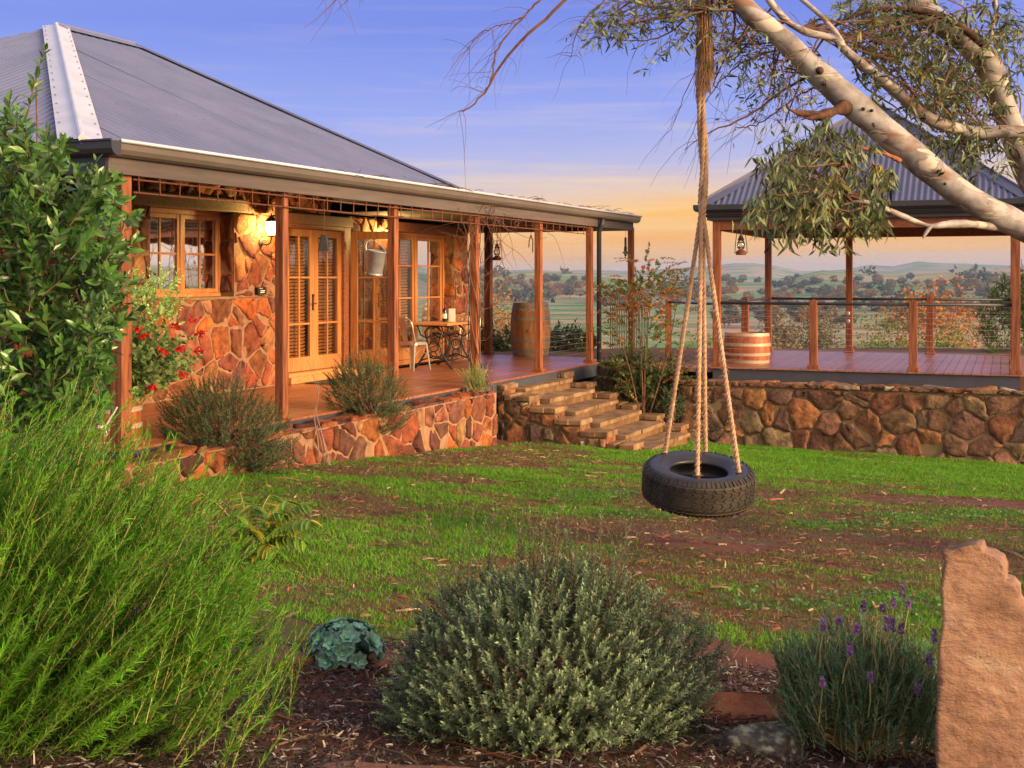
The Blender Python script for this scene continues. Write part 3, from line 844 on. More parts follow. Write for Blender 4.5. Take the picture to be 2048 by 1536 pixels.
def capping(name, p0, p1, wl, wr, parent, roll=0.03, mt='cap'):
    """folded capping: two wings given as vectors from the line, and a rolled top"""
    mb = MB()
    n = 12
    t = np.linspace(0, 1, n)[:, None]
    c = p0 + (p1 - p0) * t + A(0, 0, .05)
    jit = np.abs(rng.normal(0, .003, (n, 1))) * A(0, 0, 1)
    v = np.concatenate([c + wl + jit, c, c + wr + jit])
    f = [(k, k + 1, n + k + 1, n + k) for k in range(n - 1)] + [(n + k, n + k + 1, 2 * n + k + 1, 2 * n + k) for k in range(n - 1)]
    mb.raw(v, f)
    mb.tube([p0 + A(0, 0, .055), p1 + A(0, 0, .055)], roll, 10)
    o_ = mb.build(name, M[mt], parent, smooth=False)
    return o_
hipA, hipB = H(RU0, RV0, ZR), H(RU0 + WR, RV0 - WR, ZR + PITCH * WR)
wl = H(0, -.27, 0) - H(0, 0, 0); wr = H(.27, 0, 0) - H(0, 0, 0)
hc = capping('hip_cap', hipA, hipB, wl, wr, roof)
mb = MB()
for k in range(17):
    c = hipA + (hipB - hipA) * (k + .5) / 17 + A(0, 0, .056)
    for w_ in (wl, wr):
        mb.lathe([(.011, 0), (.009, .010), (0, .012)], c + w_ * .82, 6)
mb.build('screw', M['gutter'], hc)['kind'] = 'stuff'
wdn = H(0, .22, 0) - H(0, 0, 0) + A(0, 0, -.22 * PITCH)
capping('ridge_cap', hipB, H(UEND, RV0 - WR, ZR + PITCH * WR), wdn, -wdn * A(1, 1, -1), roof, mt='roof')
capping('barge_cap', H(UEND + .12, RV0, ZR), H(UEND + .02, RV0 - WR, ZR + PITCH * WR), H(-.10, 0, 0) - H(0, 0, 0), A(0, 0, -.12), roof, 0.014, mt='roof')
# low roof over the far end of the verandah
mb = MB()
corr(mb, lambda s_, q: H(s_, .06 - q, 2.60 + 0.022 * q), UEND, 14.25, lambda s_: 0, lambda s_: 12.0)
mb.build('roof', M['roof'], house, smooth=True)
# ceiling
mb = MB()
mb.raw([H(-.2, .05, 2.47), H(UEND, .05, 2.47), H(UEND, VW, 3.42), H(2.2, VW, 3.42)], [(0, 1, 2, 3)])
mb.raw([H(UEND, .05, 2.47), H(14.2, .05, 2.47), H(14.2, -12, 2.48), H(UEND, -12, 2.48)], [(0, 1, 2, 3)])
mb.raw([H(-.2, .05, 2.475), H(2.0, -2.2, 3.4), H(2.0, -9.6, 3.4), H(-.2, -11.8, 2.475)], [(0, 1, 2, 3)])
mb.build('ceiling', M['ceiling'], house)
# gutter (quad profile) and fascia
def gutter(p0, p1, outv, m_, z0, z1, name='gutter'):
    prof = [(0.0, z1 - .01), (0.0, z0), (0.05, z0), (0.095, z0 + .018), (0.118, z0 + .055), (0.122, z1 - .022), (0.135, z1 - .016), (0.135, z1), (0.115, z1), (0.110, z1 - .015)]
    mb = MB()
    n = len(prof)
    o3 = A(outv[0], outv[1], 0)
    v = [A(p[0], p[1], 0) + o3 * a + A(0, 0, z) for p in (p0, p1) for a, z in prof]
    f = [(k, k + 1, n + k + 1, n + k) for k in range(n - 1)] + [tuple(range(n)), tuple(range(n, 2 * n))]
    mb.raw(v, f)
    return mb.build(name, m_, house)
g_ = gutter(H(-.29, .12, 0), H(14.30, .12, 0), ND, M['gutter'], 2.545, 2.68)
mb = MB(); mb.tube([H(-.29, .255, 2.672), H(14.30, .255, 2.672)], .017, 10); mb.build('lip_highlight', M['cap'], g_, smooth=True)  # pale tube added as the bright highlight along the gutter top
gutter(H(-.29, .255, 0), H(-.29, -12, 0), -UD, M['gutter_dark'], 2.545, 2.68)  # darker copy of the gutter: shade of the side facing off the sun
mb = MB(); mb.box(H, -.29, 14.22, .075, .118, 2.40, 2.60); mb.build('fascia', M['fascia'], house, bevel=0.004)
mb = MB(); mb.box(H, -.288, -.25, -12, .073, 2.40, 2.60); mb.build('fascia', M['gutter_dark'], house, bevel=0.004)  # fascia colour darkened too, for the shade on this side
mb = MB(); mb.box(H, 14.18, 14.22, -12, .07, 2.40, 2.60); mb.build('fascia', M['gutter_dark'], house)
mb = MB(); mb.tube([H(12.22, .20, 2.54), H(12.22, .17, 2.40), H(12.22, .13, 2.3), H(12.22, .13, -.08)], .042, 12); mb.build('downpipe', M['gutter_dark'], house, smooth=True)
# posts
for k, uu in enumerate((0, 2.5, 4.94, 7.32, 9.71, 12.08, 14.43)):
    mb = MB(); z0 = 0.0 if k < 6 else -0.05
    wp = .052 + (.014 if k == 0 else 0)
    mb.box(H, uu - wp, uu + wp, -wp, wp, z0 - (.12 if k == 0 else 0), 2.47)
    if k >= 4: mb.box(H, uu - .085, uu + .085, -.085, .085, z0, z0 + .05)
    mb.build('verandah_post', M['post'], house, bevel=0.006)
for (uu, vv) in ((13.35, -2.55), (13.35, -5.6), (0, -4.9)):
    mb = MB(); mb.box(H, uu - .065, uu + .065, vv - .065, vv + .065, 0, 2.47); mb.box(H, uu - .09, uu + .09, vv - .09, vv + .09, 0, .06)
    mb.build('verandah_post', M['post'], house, bevel=0.006)
mb = MB(); mb.box(H, 13.25, 13.45, -12, -1.0, 2.38, 2.472); mb.build('beam', M['beam'], house)
# deck boards
mb = MB()
v0 = 0.15
while v0 > VW + .01:
    v1 = max(v0 - .088, VW)
    vm = (v0 + v1) / 2
    ue = 12.1 + math.sqrt(max(0, 1.3 ** 2 - (max(vm, -1.15) + 1.15) ** 2))
    us = sorted([-.15] + list(-.15 + np.cumsum(rng.uniform(2.6, 4.8, 6))) + [ue])
    us = [x_ for x_ in us if x_ <= ue]
    for a, b in zip(us[:-1], us[1:]):
        c = rng.uniform(.72, 1.2)
        mb.box(H, a + .0005, b - .0005, v1 + .006, v0, -.024, 0, (c, c * rng.uniform(.96, 1.04), c))
    v0 -= .0915
v0 = VW - .002
while v0 > -9:
    for (a, b) in ((-.15, 1.98), (12.02, 13.4)):
        c = rng.uniform(.78, 1.18)
        mb.box(H, a, b, v0 - .088, v0, -.024, rng.normal(0, .0008), (c, c, c))
    v0 -= .0915
mb.build('deck', M['deck'], house)
mb = MB()
mb.box(H, -.12, 12.1, .09, .128, -.24, -.026)
arc = [(12.1 + 1.27 * math.sin(t), -1.15 + 1.27 * math.cos(t)) for t in np.linspace(0, PI / 2, 14)]
for (a, b) in zip(arc[:-1], arc[1:]):
    p0, p1 = H(*a, -.24), H(*b, -.24)
    mb.prism([p0, p1, p1 + A(0, 0, .213), p0 + A(0, 0, .213)], (H(-.03, -.03, 0) - H(0, 0, 0)))
mb.box(H, 13.33, 13.37, -9, -1.15, -.24, -.026)
mb.box(H, -.12, -.09, -9, .088, -.24, -.026)
mb.build('deck_skirt', M['skirt'], house)
# cables between posts
def cables(parent, pts, zs, rad=.0028):
    mb = MB()
    for a, b in zip(pts[:-1], pts[1:]):
        for z in zs:
            p0 = A(a[0], a[1], z + a[2]); p1 = A(b[0], b[1], z + b[2])
            mb.tube([p0, (p0 + p1) / 2 - A(0, 0, .006), p1], rad, 5, caps=False)
    return mb.build('wire_cable', M['steel'], parent)
zs = np.arange(.10, 1.0, .088)
cables(house, [H(9.66, 0, 0), H(11.94, 0, 0)], zs)
cables(house, [H(13.35, -2.5, 0), H(13.35, -1.3, 0), H(12.9, -.35, 0), H(12.05, 0, 0)], zs)
cables(house, [H(13.35, -5.6, 0), H(13.35, -2.6, 0)], zs)
# rusty climbing grid under the fascia
mb = MB()
for z in (2.37, 2.255):
    mb.tube([H(.06, .085, z), H(4, .085, z - .008), H(8, .085, z + .004), H(11.95, .085, z)], .008, 6)
uu = .12
while uu < 11.9:
    t_ = rng.normal(0, .006)
    mb.tube([H(uu + t_, .098, 2.43), H(uu - t_, .098, 2.245)], .006, 5)
    uu += .285
mb.build('climbing_grid', M['rust'], house)
# dry vine scraps lying on the roof edge
mb = MB()
for k in range(150):
    uu = rng.uniform(3.2, 13.8); p0 = H(uu, .02 + rng.normal(0, .1), 2.70 + rng.normal(0, .008))
    d_ = rng.normal(0, 1, 3) * A(.16, .16, .03); mb.tube([p0, p0 + d_ * .5 + A(0, 0, abs(rng.normal(0, .02))), p0 + d_], .004, 4)
solo(mb, 'dry_vine', M['twig'], 'brown dead vine scraps lying in the gutter of the verandah roof', 'vine')

# wall lamps
def wall_lamp(u, z, label):
    t = thing('wall_lantern', label, 'lamp', tuple(H(u, VW + .03, z)), 'lit lanterns on the stone wall')
    c = H(u, VW + .20, z)
    m = MB(); m.lathe([(.055, 0), (.05, .02), (.02, .03)], H(u, VW + .02, z - .2), 12, ax=(*ND, 0))
    m.tube([H(u, VW + .04, z - .2), H(u, VW + .12, z - .23), H(u, VW + .19, z - .2), c + A(0, 0, -.12)], .011, 8)
    m.build('bracket', M['black'], t)
    m = MB(); m.lathe([(.0, -.125), (.045, -.12), (.05, -.10)], c, 6); m.lathe([(.098, .085), (.075, .11), (.03, .15), (.012, .16), (.012, .19), (0, .2)], c, 6)
    for k in range(6):
        a = k * PI / 3; m.tube([c + A(.05 * math.cos(a), .05 * math.sin(a), -.1), c + A(.09 * math.cos(a), .09 * math.sin(a), .088)], .005, 4)
    m.build('cage', M['black'], t)
    m = MB(); m.lathe([(.043, -.1), (.082, .085)], c, 6); m.build('lamp_glass', M['glow'], t)
    ld = bpy.data.lights.new('bulb', 'POINT'); lo = bpy.data.objects.new('bulb', ld); COL.objects.link(lo)
    ld.energy = 95; ld.color = (1.0, .68, .22); ld.shadow_soft_size = .03
    lo.parent = t; lo.location = Vector(c) - t.location + Vector((*(ND * .02), 0))
wall_lamp(5.44, 2.17, 'glowing black lantern on the stone between the small window and the glazed doors')
wall_lamp(8.72, 2.17, 'glowing black lantern on the stone behind the open door leaf')

# ------------------------------------------------------------------ planter wall under the verandah
pw = thing('garden_wall', 'low orange rubble stone planter wall under the verandah edge', 'wall', tuple(H(3, .4, -.6)))
sm, mm_ = MB(), MB()
def pz(u): return -.06 - .02 * math.sin(u * 3.1)
us = np.linspace(-1.2, 6.85, 12)
for a, b in zip(us[:-1], us[1:]):
    zb = float(min(zg(*H(a, .55, 0)[:2]), zg(*H(b, .55, 0)[:2]))) - .05
    mm_.box(H, a, b, .18, .55, zb - .15, -.075)
def pf(x, y, d): return H(x, .55 + d, y)
zb = float(min(zg(*H(u_, .55, 0)[:2]) for u_ in us)) - .06
polys = rubble(-1.2, 6.85, zb, -.07, .27, .028, r)
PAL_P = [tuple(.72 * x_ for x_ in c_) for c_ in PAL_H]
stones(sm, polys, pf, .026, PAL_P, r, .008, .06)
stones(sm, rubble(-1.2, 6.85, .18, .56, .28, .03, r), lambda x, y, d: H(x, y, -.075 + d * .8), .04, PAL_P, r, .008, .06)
stones(sm, rubble(-.55, -.15, zb, -.07, .25, .026, r), lambda x, y, d: H(6.85 + d, -x, y), .03, PAL_H, r)
w_ = mm_.build('wall', M['mortar'], pw)
sm.build('stonework', M['stone'], w_, smooth=True)

# ------------------------------------------------------------------ stone steps
st = thing('stone_steps', 'mossy stone steps between low stepped cheek walls leading up to the verandah', 'steps', tuple(H(9, 1.2, -.95)))
for k in range(6):
    z = -.135 - .155 * k
    va, vb = -.02 + .39 * k, -.02 + .39 * (k + 1) + .02
    m = MB()
    a = 8.26
    while a < 10.18:
        b = min(10.2, a + rng.uniform(.3, .6))
        if 10.2 - b < .15: b = 10.2
        dz = rng.normal(0, .004); c = rng.uniform(.85, 1.15)
        m.box(H, a + .004, b - .004, va, vb + rng.normal(0, .008), z - .06, z + dz, (c, c, c))
        a = b
    m.box(H, 8.26, 10.2, va, vb - .035, z - .6, z - .055, (.7, .62, .55))
    m.build('tread', M['slate'], st, bevel=0.008)
for (ua, ub) in ((7.82, 8.255), (10.205, 10.62)):
    cs, cm_ = MB(), MB()
    for k in range(6):
        z = -.055 - .155 * k
        va, vb = max(.13, -.15 + .39 * k), -.15 + .39 * (k + 1)
        m = MB()
        for (p, q) in ((va, (va + vb) / 2 + rng.normal(0, .04)), ((va + vb) / 2, vb + .03)):
            c = rng.uniform(.75, 1.2)
            m.box(H, ua - .02 + rng.normal(0, .012), ub + .015 + rng.normal(0, .012), p, q - .006, z - .075, z + rng.normal(0, .006), (c, c * .95, c * .9))
        m.build('coping_stone', M['slate'], st, bevel=0.012)
        cm_.box(H, ua + .02, ub - .02, va, vb - .003, -1.5, z - .077)
        if ua < 8:
            stones(cs, rubble(va, vb, -1.25, z - .08, .26, .028, r), lambda x, y, d: H(ua + .02 - d, x, y), .03, PAL_G, r)  # darker palette paints the shadow on this side face
    va = .20 + .39 * 6 - .17
    for k in range(6):
        z = -.055 - .155 * k
        stones(cs, rubble(ua + .02, ub - .02, z - .23, z - .08, .2, .02, r), lambda x, y, d, vb=-.15 + .39 * (k + 1): H(x, vb + d * .6, y), .02, PAL_H, r)
    cw = cm_.build('cheek_wall', M['mortar_dark'], st)
    cs.build('stonework', M['stone'], cw, smooth=True)

# ------------------------------------------------------------------ gazebo
GW, GD = 4.68, 4.9
gz_ = thing('gazebo', 'open timber gazebo with grey corrugated pyramid roof and raised deck', 'gazebo', tuple(G(2.3, 2.4, 0)))
def gpost(a, b, h, name='post', w=.062, z0=0, base=True):
    m = MB(); m.box(G, a - w, a + w, b - w, b + w, z0, h)
    if base: m.box(G, a - w - .028, a + w + .028, b - w - .028, b + w + .028, z0 + .001, z0 + .065)
    if name == 'rail_post':
        p = [G(a - w, b - w, h), G(a + w, b - w, h), G(a + w, b + w, h), G(a - w, b + w, h), G(a, b, h + .025)]
        m.raw(p, [(0, 1, 4), (1, 2, 4), (2, 3, 4), (3, 0, 4)])
    return m.build(name, M['post'], gz_, bevel=0.005)
for (a, b) in ((0, 0), (GW, 0), (0, GD), (GW * .345, GD), (GW, GD)): gpost(a, b, 2.48)
for (a, b) in ((1.6, 0), (3.16, 0), (3.15, GD), (0, GD * .5), (GW, GD * .5)): gpost(a, b, 1.12, 'rail_post')
m = MB()
v0 = GD + .12
a0 = -.1
while a0 < GW + .1:
    segs = [-.1, GD + .12]
    for b0, b1 in zip(segs[:-1], segs[1:]):
        c = rng.uniform(.84, 1.14); m.box(G, a0, a0 + .131, b0, b1, -.026, 0, (c, c, c))
    a0 += .138
m.build('deck', M['deck_g'], gz_)
m = MB(); m.box(G, -.06, GW + .06, -.06, -.02, -.30, -.028); m.box(G, -.06, -.02, -.018, GD + .06, -.30, -.028); m.box(G, GW + .02, GW + .06, -.018, GD + .06, -.30, -.028); m.box(G, -.018, GW + .018, GD + .02, GD + .06, -.3, -.028)
m.build('deck_skirt', M['skirt'], gz_)
m = MB()
for (a0, a1, b0, b1) in ((-.14, GW + .14, -.14, -.10), (-.14, -.10, -.098, GD + .1), (GW + .10, GW + .14, -.098, GD + .1), (-.14, GW + .14, GD + .1, GD + .14)):
    m.box(G, a0, a1, b0, b1, 2.46, 2.70)
m.build('fascia', M['gutter_dark'], gz_)
m = MB()
for (a0, a1, b0, b1) in ((-.05, GW + .05, -.05, .05), (-.05, .05, .052, GD - .052), (GW - .05, GW + .05, .052, GD - .052), (-.05, GW + .05, GD - .05, GD + .05)):
    m.box(G, a0, a1, b0, b1, 2.30, 2.52)
for a0, a1, b in ((0.06, .55, 0), (GW - .55, GW - .06, 0)):
    pass
m.build('beam', M['beam'], gz_, bevel=0.005)
OV = .26; ZE = 2.70; ZA = 4.62
ca, cb = GW / 2, GD / 2
m = MB()
n_w = .078
def gface(c0, c1):
    """corrugated triangle from eave corners c0 -> c1 (in gazebo plan) to the apex"""
    c0 = A(*c0); c1 = A(*c1)
    ln = np.linalg.norm(c1 - c0); dr = (c1 - c0) / ln; ap = A(ca, cb)
    ht = np.linalg.norm(ap - (c0 + c1) / 2); inn = (ap - (c0 + c1) / 2) / ht
    corr(m, lambda s_, q: G(*(c0 + dr * s_ + inn * q), ZE + (ZA - ZE) * q / ht), 0, ln, lambda s_: 0, lambda s_: ht * (1 - abs(2 * s_ / ln - 1)), .095, .012)
cs_ = [(-OV, -OV), (GW + OV, -OV), (GW + OV, GD + OV), (-OV, GD + OV)]
for k in range(4): gface(cs_[k], cs_[(k + 1) % 4])
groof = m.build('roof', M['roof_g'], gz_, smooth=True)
for k in range(4):
    m = MB()
    c = G(*cs_[k], ZE); ap = G(ca, cb, ZA)
    e1 = G(*cs_[(k + 1) % 4], ZE) - c; e0 = G(*cs_[(k - 1) % 4], ZE) - c
    e1 /= np.linalg.norm(e1); e0 /= np.linalg.norm(e0)
    up = A(0, 0, .03)
    m.raw([c + e0 * .2 + up * .8, c + up * 1.6, c + e1 * .2 + up * .8, ap + e0 * .2 + up * .8 - A(0, 0, .14), ap + up * 1.6, ap + e1 * .2 + up * .8 - A(0, 0, .14)], [(0, 1, 4, 3), (1, 2, 5, 4)])
    m.tube([c + up * 1.6, ap + up * 1.6], .022, 8)
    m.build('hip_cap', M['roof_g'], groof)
m = MB()
for k in range(4):
    c0, c1 = G(*cs_[k], 0), G(*cs_[(k + 1) % 4], 0)
    d_ = (c1 - c0) / np.linalg.norm(c1 - c0); o_ = A(d_[1], -d_[0], 0)
    v = []
    prof = [(-.06, 2.60), (.04, 2.60), (.07, 2.63), (.075, 2.71), (.06, 2.715), (.055, 2.69)]
    for p, sgn in ((c0, -1), (c1, 1)):
        for a, z in prof: v.append(p + o_ * a + d_ * sgn * max(a, 0) + A(0, 0, z))
    n = len(prof)
    m.raw(v, [(q, q + 1, n + q + 1, n + q) for q in range(n - 1)])
m.build('gutter', M['gutter_dark'], gz_)
m = MB()
m.raw([G(-.2, -.2, 2.52), G(GW + .2, -.2, 2.52), G(GW + .2, GD + .2, 2.52), G(-.2, GD + .2, 2.52), G(ca, cb, 4.4)], [(0, 1, 4), (1, 2, 4), (2, 3, 4), (3, 0, 4)])
m.build('ceiling', M['ceiling'], gz_)
m = MB()
m.tube([G(.06, 0, 1.07), G(GW - .06, 0, 1.07)], .025, 10)
m.tube([G(0, .06, 1.07), G(0, GD - .06, 1.07)], .025, 10); m.tube([G(.06, GD, 1.07), G(GW - .06, GD, 1.07)], .025, 10); m.tube([G(GW, .06, 1.07), G(GW, GD - .06, 1.07)], .025, 10)
m.build('hand_rail', M['gutter_dark'], gz_, smooth=True)
zs = np.arange(.12, 1.0, .092)
cables(gz_, [G(.06, 0, 0), G(GW - .06, 0, 0)], zs, .0024)
cables(gz_, [G(0, .06, 0), G(0, GD - .06, 0)], zs)
cables(gz_, [G(.06, GD, 0), G(GW - .06, GD, 0)], zs, .0024)
m = MB()
for (z, a) in ((.78, GW * .345), (.63, GW * .345)):
    m = MB()
    m.lathe([(.045, 0), (.045, .05), (.03, .06), (0, .06)], G(a - .02, GD - .065, z), 12, ax=(-GY[0], -GY[1], 0))
    m.build('switch_box', M['galv'], gz_)
# stone wall in front of it
gw = thing('retaining_wall', 'dark brown rubble stone retaining wall with flat capping below the gazebo', 'wall', tuple(G(2, -.5, -1.2)))
sm, mm_ = MB(), MB()
WA0, WA1, WB = -.52, 8.0, -.50
mm_.box(G, WA0, WA1, WB, -.08, -1.7, -.262)
def gf(x, y, d): return G(x, WB - d, y)
stones(sm, rubble(WA0, WA1, -1.55, -.30, .33, .022, r), gf, .034, PAL_G, r, .010, .055)
cap_polys = rubble(WA0 - .03, WA1, -.285, -.20, .36, .014, r)
stones(sm, cap_polys, lambda x, y, d: G(x, WB - .02 - d, y), .03, PAL_G, r)
stones(sm, rubble(WA0 - .03, WA1, WB - .03, -.085, .4, .02, r), lambda x, y, d: G(x, y, -.235 + d * .8), .03, PAL_G, r)
stones(sm, rubble(-.45, .1, -1.5, -.2, .3, .022, r), lambda x, y, d: G(WA0 - d, -x - .08 + .45 - .45, y), .03, PAL_G, r)
w_ = mm_.build('wall', M['mortar_dark'], gw)
sm.build('stonework', M['stone'], w_, smooth=True)

# paved path between house and gazebo
mb = MB()
for k in range(60):
    for q in range(14):
        a = 10.7 + q * .205 + (.1 if k % 2 else 0); b = .25 + k * .105
        if a < 11.5 + .5: continue
        p = H(a, b, 0)
        if p[0] > 3.9: continue
        mb.box(H, a, a + .195, b, b + .095, -.11, -.045 + rng.normal(0, .003))
tag(mb.build('path', M['paver']), kind='structure')
# steel fence beside the path
fe = thing('steel_fence', 'black vertical bar steel fence behind the maple at the verandah end', 'fence', tuple(H(13.2, .3, 0)))
m = MB()
uu = 12.35
while uu < 14.6:
    m.tube([H(uu, .3, -.05), H(uu, .3, 1.17)], .009, 6); uu += .1
m.build('bar', M['black'], fe)['kind'] = 'stuff'
m = MB()
for z in (.06, 1.0): m.box(H, 12.3, 14.65, .285, .315, z, z + .035)
m.build('rail', M['black'], fe)
m = MB(); m.tube([H(12.3, .36, .93), H(14.4, .42, .97)], .03, 8)
solo(m, 'timber_rail', M['twig'], 'weathered round timber rail along the black steel fence', 'rail')
m = MB(); q0 = P(1337, 700, 22.9)
m.obox(A(q0[0], q0[1], .52), A(.05, 0, 0), A(0, .05, 0), A(0, 0, .57)); fp = thing('rail_post', 'square timber post with dark hand rail left of the gazebo', 'post', (q0[0], q0[1], -.05))
m.build('post', M['post'], fp)
m = MB(); m.tube([A(q0[0], q0[1], 1.05), P(1425, 600, 21.3) * A(1, 1, 0) + A(0, 0, 1.05)], .022, 8); m.build('hand_rail', M['gutter_dark'], fp)

# ------------------------------------------------------------------ leaves and shoots
KITE = (np.array([(0, 0, 0), (.5, .42, .05), (0, 1, 0), (-.5, .42, .05)]), [(0, 1, 2), (0, 2, 3)])
SICK = (np.array([(0, 0, 0), (.5, .35, .02), (.35, .75, -.06), (0, 1, -.16), (-.30, .75, -.06), (-.5, .35, .02)]), [(0, 1, 2, 5), (5, 2, 4, 4)])
SICK = (SICK[0], [(0, 1, 5), (1, 2, 5), (5, 2, 4), (4, 2, 3)])
OVATE = (np.array([(0, 0, 0), (.36, .25, .05), (.5, .5, .06), (.32, .8, .0), (0, 1, -.08), (-.32, .8, .0), (-.5, .5, .06), (-.36, .25, .05), (0, .5, 0)]),
         [(0, 1, 2, 8), (8, 2, 3, 4), (0, 8, 6, 7), (8, 4, 5, 6)])
NEEDLE = (np.array([(-.5, 0, 0), (.5, 0, 0), (.3, .6, .04), (0, 1, .0), (-.3, .6, .04)]), [(0, 1, 2), (0, 2, 4), (4, 2, 3)])
BLADE = (np.array([(-.5, 0, 0), (.5, 0, 0), (0, 1, .25)]), [(0, 1, 2)])
def unit(v):
    return v / (np.linalg.norm(v, axis=-1, keepdims=True) + 1e-9)
def rand_dirs(n, r=rng):
    return unit(r.normal(0, 1, (n, 3)))
def shade(n, base, var=.15, hue=.06, r=rng):
    b = np.broadcast_to(np.asarray(base, float), (n, 3))
    return np.clip(b * (1 + r.normal(0, var, (n, 1))) * (1 + r.normal(0, hue, (n, 3))), .02, 3)
def shoots(lm, smm, base, dirn, length, nleaf, T, ll, lw, ang, sag=0.0, t0=.1, col=(1, 1, 1), tip=None, stemr=.0025, var=.15, up=0.0, every=1, taper=.4, svar=.12, tip0=.7):
    """leafy stems: base (n,3), dirn (n,3), length (n,)"""
    n = len(base)
    dirn = unit(dirn)
    length = np.broadcast_to(length, (n,))
    side_ = unit(np.cross(dirn, rand_dirs(n)))
    bend = side_ * rng.normal(0, .10, (n, 1)) + A(0, 0, -1) * sag
    def at(t):
        return base[:, None] + dirn[:, None] * (length[:, None] * t)[..., None] + bend[:, None] * (length[:, None] * t * t)[..., None]
    t = np.linspace(t0, 1, nleaf)[None] + rng.uniform(-.5, .5, (n, nleaf)) * (1 - t0) / nleaf
    t = np.clip(t, 0, 1)
    pos = at(t)
    tan = unit(dirn[:, None] + 2 * bend[:, None] * t[..., None])
    ph = np.arange(nleaf)[None] * 2.4 + rng.uniform(0, 6.28, (n, 1)) + rng.normal(0, .35, (n, nleaf))
    e1 = unit(np.cross(tan, A(.31, .17, .93))); e2 = np.cross(tan, e1)
    rad = np.cos(ph)[..., None] * e1 + np.sin(ph)[..., None] * e2
    aa = ang * (1 - .45 * t) + rng.normal(0, .15, (n, nleaf))
    yd = tan * np.cos(aa)[..., None] + rad * np.sin(aa)[..., None] + A(0, 0, up)
    nr = unit(tan - rad * .3 + rng.normal(0, .25, (n, nleaf, 3)))
    ls = ll * (1 - taper * t ** 3) * rng.uniform(.7, 1.25, (n, nleaf))
    c = shade(n * nleaf, col, var).reshape(n, nleaf, 3)
    c = c * np.clip(rng.normal(1, svar, (n, 1, 1)), .3, 2)
    if tip is not None:
        f = (np.clip((t - tip0) / (1 - tip0), 0, 1) ** 1.5)[..., None]
        c = c * (1 - f) + np.asarray(tip) * rng.normal(1, .15, (n, nleaf, 1)) * f
    lm.scatter(T, pos.reshape(-1, 3), yd.reshape(-1, 3), nr.reshape(-1, 3), ls.ravel(), (ls * lw / ll).ravel(), np.clip(c, .02, 3).reshape(-1, 3))
    if smm is not None:
        q = at(np.linspace(0, .97, 5)[None].repeat(n, 0))
        for k in range(0, n, every): smm.tube(q[k], [stemr, stemr * .5], 4, caps=False)

def in_ellipsoid(n, c, rad, shell=0.0, r=rng):
    d = rand_dirs(n, r) * (r.uniform(shell ** 3, 1, (n, 1)) ** (1 / 3))
    return np.asarray(c) + d * np.asarray(rad), d

# ------------------------------------------------------------------ grass and litter
def ground_pts(n, y0, y1):
    Y = np.sqrt(rng.uniform(y0 ** 1.6, y1 ** 1.6, n) ** (2 / 1.6))
    X = rng.uniform(-.47, .47, n) * Y
    return X, Y
def on_lawn(X, Y):
    s = .39 * X + .92 * Y
    v = (X + 3.46) * ND[0] + (Y - 11.06) * ND[1]; u = (X + 3.46) * UD[0] + (Y - 11.06) * UD[1]
    gb = (X - G.o[0]) * GY[0] + (Y - G.o[1]) * GY[1]; ga = (X - G.o[0]) * GX[0] + (Y - G.o[1]) * GX[1]
    ok = (v > .60) | (u < -1.3)
    ok &= ~((u > 7.75) & (u < 10.7) & (v < 2.3))
    ok &= gb < -.53
    ok &= s < 20.3
    ok &= ~((ga < -.5) & (gb > -1.1))
    return ok
def patch(X, Y):
    """-1 bare .. +1 lush"""
    p = .55 * hnoise(X * 1.4, Y * .9, 31) + .35 * hnoise(X * 3.5, Y * 2.6, 32) + .40 * hnoise(X * 6, Y * 8, 34) + .22 * hnoise(X * 15, Y * 17, 35)
    for (px, py, rx, ry, a) in ((1435, 1080, .46, .32, 3.6), (1970, 1005, 1.0, .35, 3.5), (1760, 1110, .45, .2, .9), (640, 940, 1.6, .25, .8), (1480, 1240, .9, .25, .8), (1500, 1330, .8, .25, 1.0), (680, 1180, .6, .5, .6)):
        c = gp(px, py)
        p = p - a * np.exp(-(((X - c[0]) / rx) ** 2 + ((Y - c[1]) / ry) ** 2))
    p = p + 1.3 * sstep((X * .93 * .39 + (Y - 15.5) * .5) / 2.2) * (X > 1)        # fresh strip below the gazebo wall
    return p + .55 - .12 * sstep((.9 - X) / 1.2)
X, Y = ground_pts(900000, 4.3, 20.6)
ok = on_lawn(X, Y)
pt = patch(X, Y)
ok &= rng.uniform(-1.5, .8, len(X)) < pt
bed = (Y < 6.1 + .25 * np.sin(X * 3))
ok &= ~bed | (rng.uniform(0, 1, len(X)) < .03)
X, Y, pt = X[ok], Y[ok], pt[ok]
n = len(X)
lush = sstep(pt / 1.6 + .40)[:, None]
gcol = A(.095, .088, .027) * (1 - lush) + A(.085, .235, .012) * lush
dry = rng.uniform(0, 1, n) < .10 * (1.4 - lush[:, 0])
gcol = np.where(dry[:, None], A(.24, .17, .075), gcol) * rng.uniform(.65, 1.35, (n, 1))
mb = MB()
mb.scatter(BLADE, np.stack([X, Y, zg(X, Y) - .004], -1), unit(np.stack([rng.normal(0, .65, n), rng.normal(0, .65, n), np.ones(n)], -1)), rand_dirs(n),
           rng.uniform(.014, .036, n) * (1 + .3 * (pt > .6)), rng.uniform(.0035, .006, n) * (1 + Y / 22), gcol)
tag(mb.build('grass', M['grass'], fix=False), 'patchy green lawn grass growing over bare red soil', 'grass', kind='stuff')
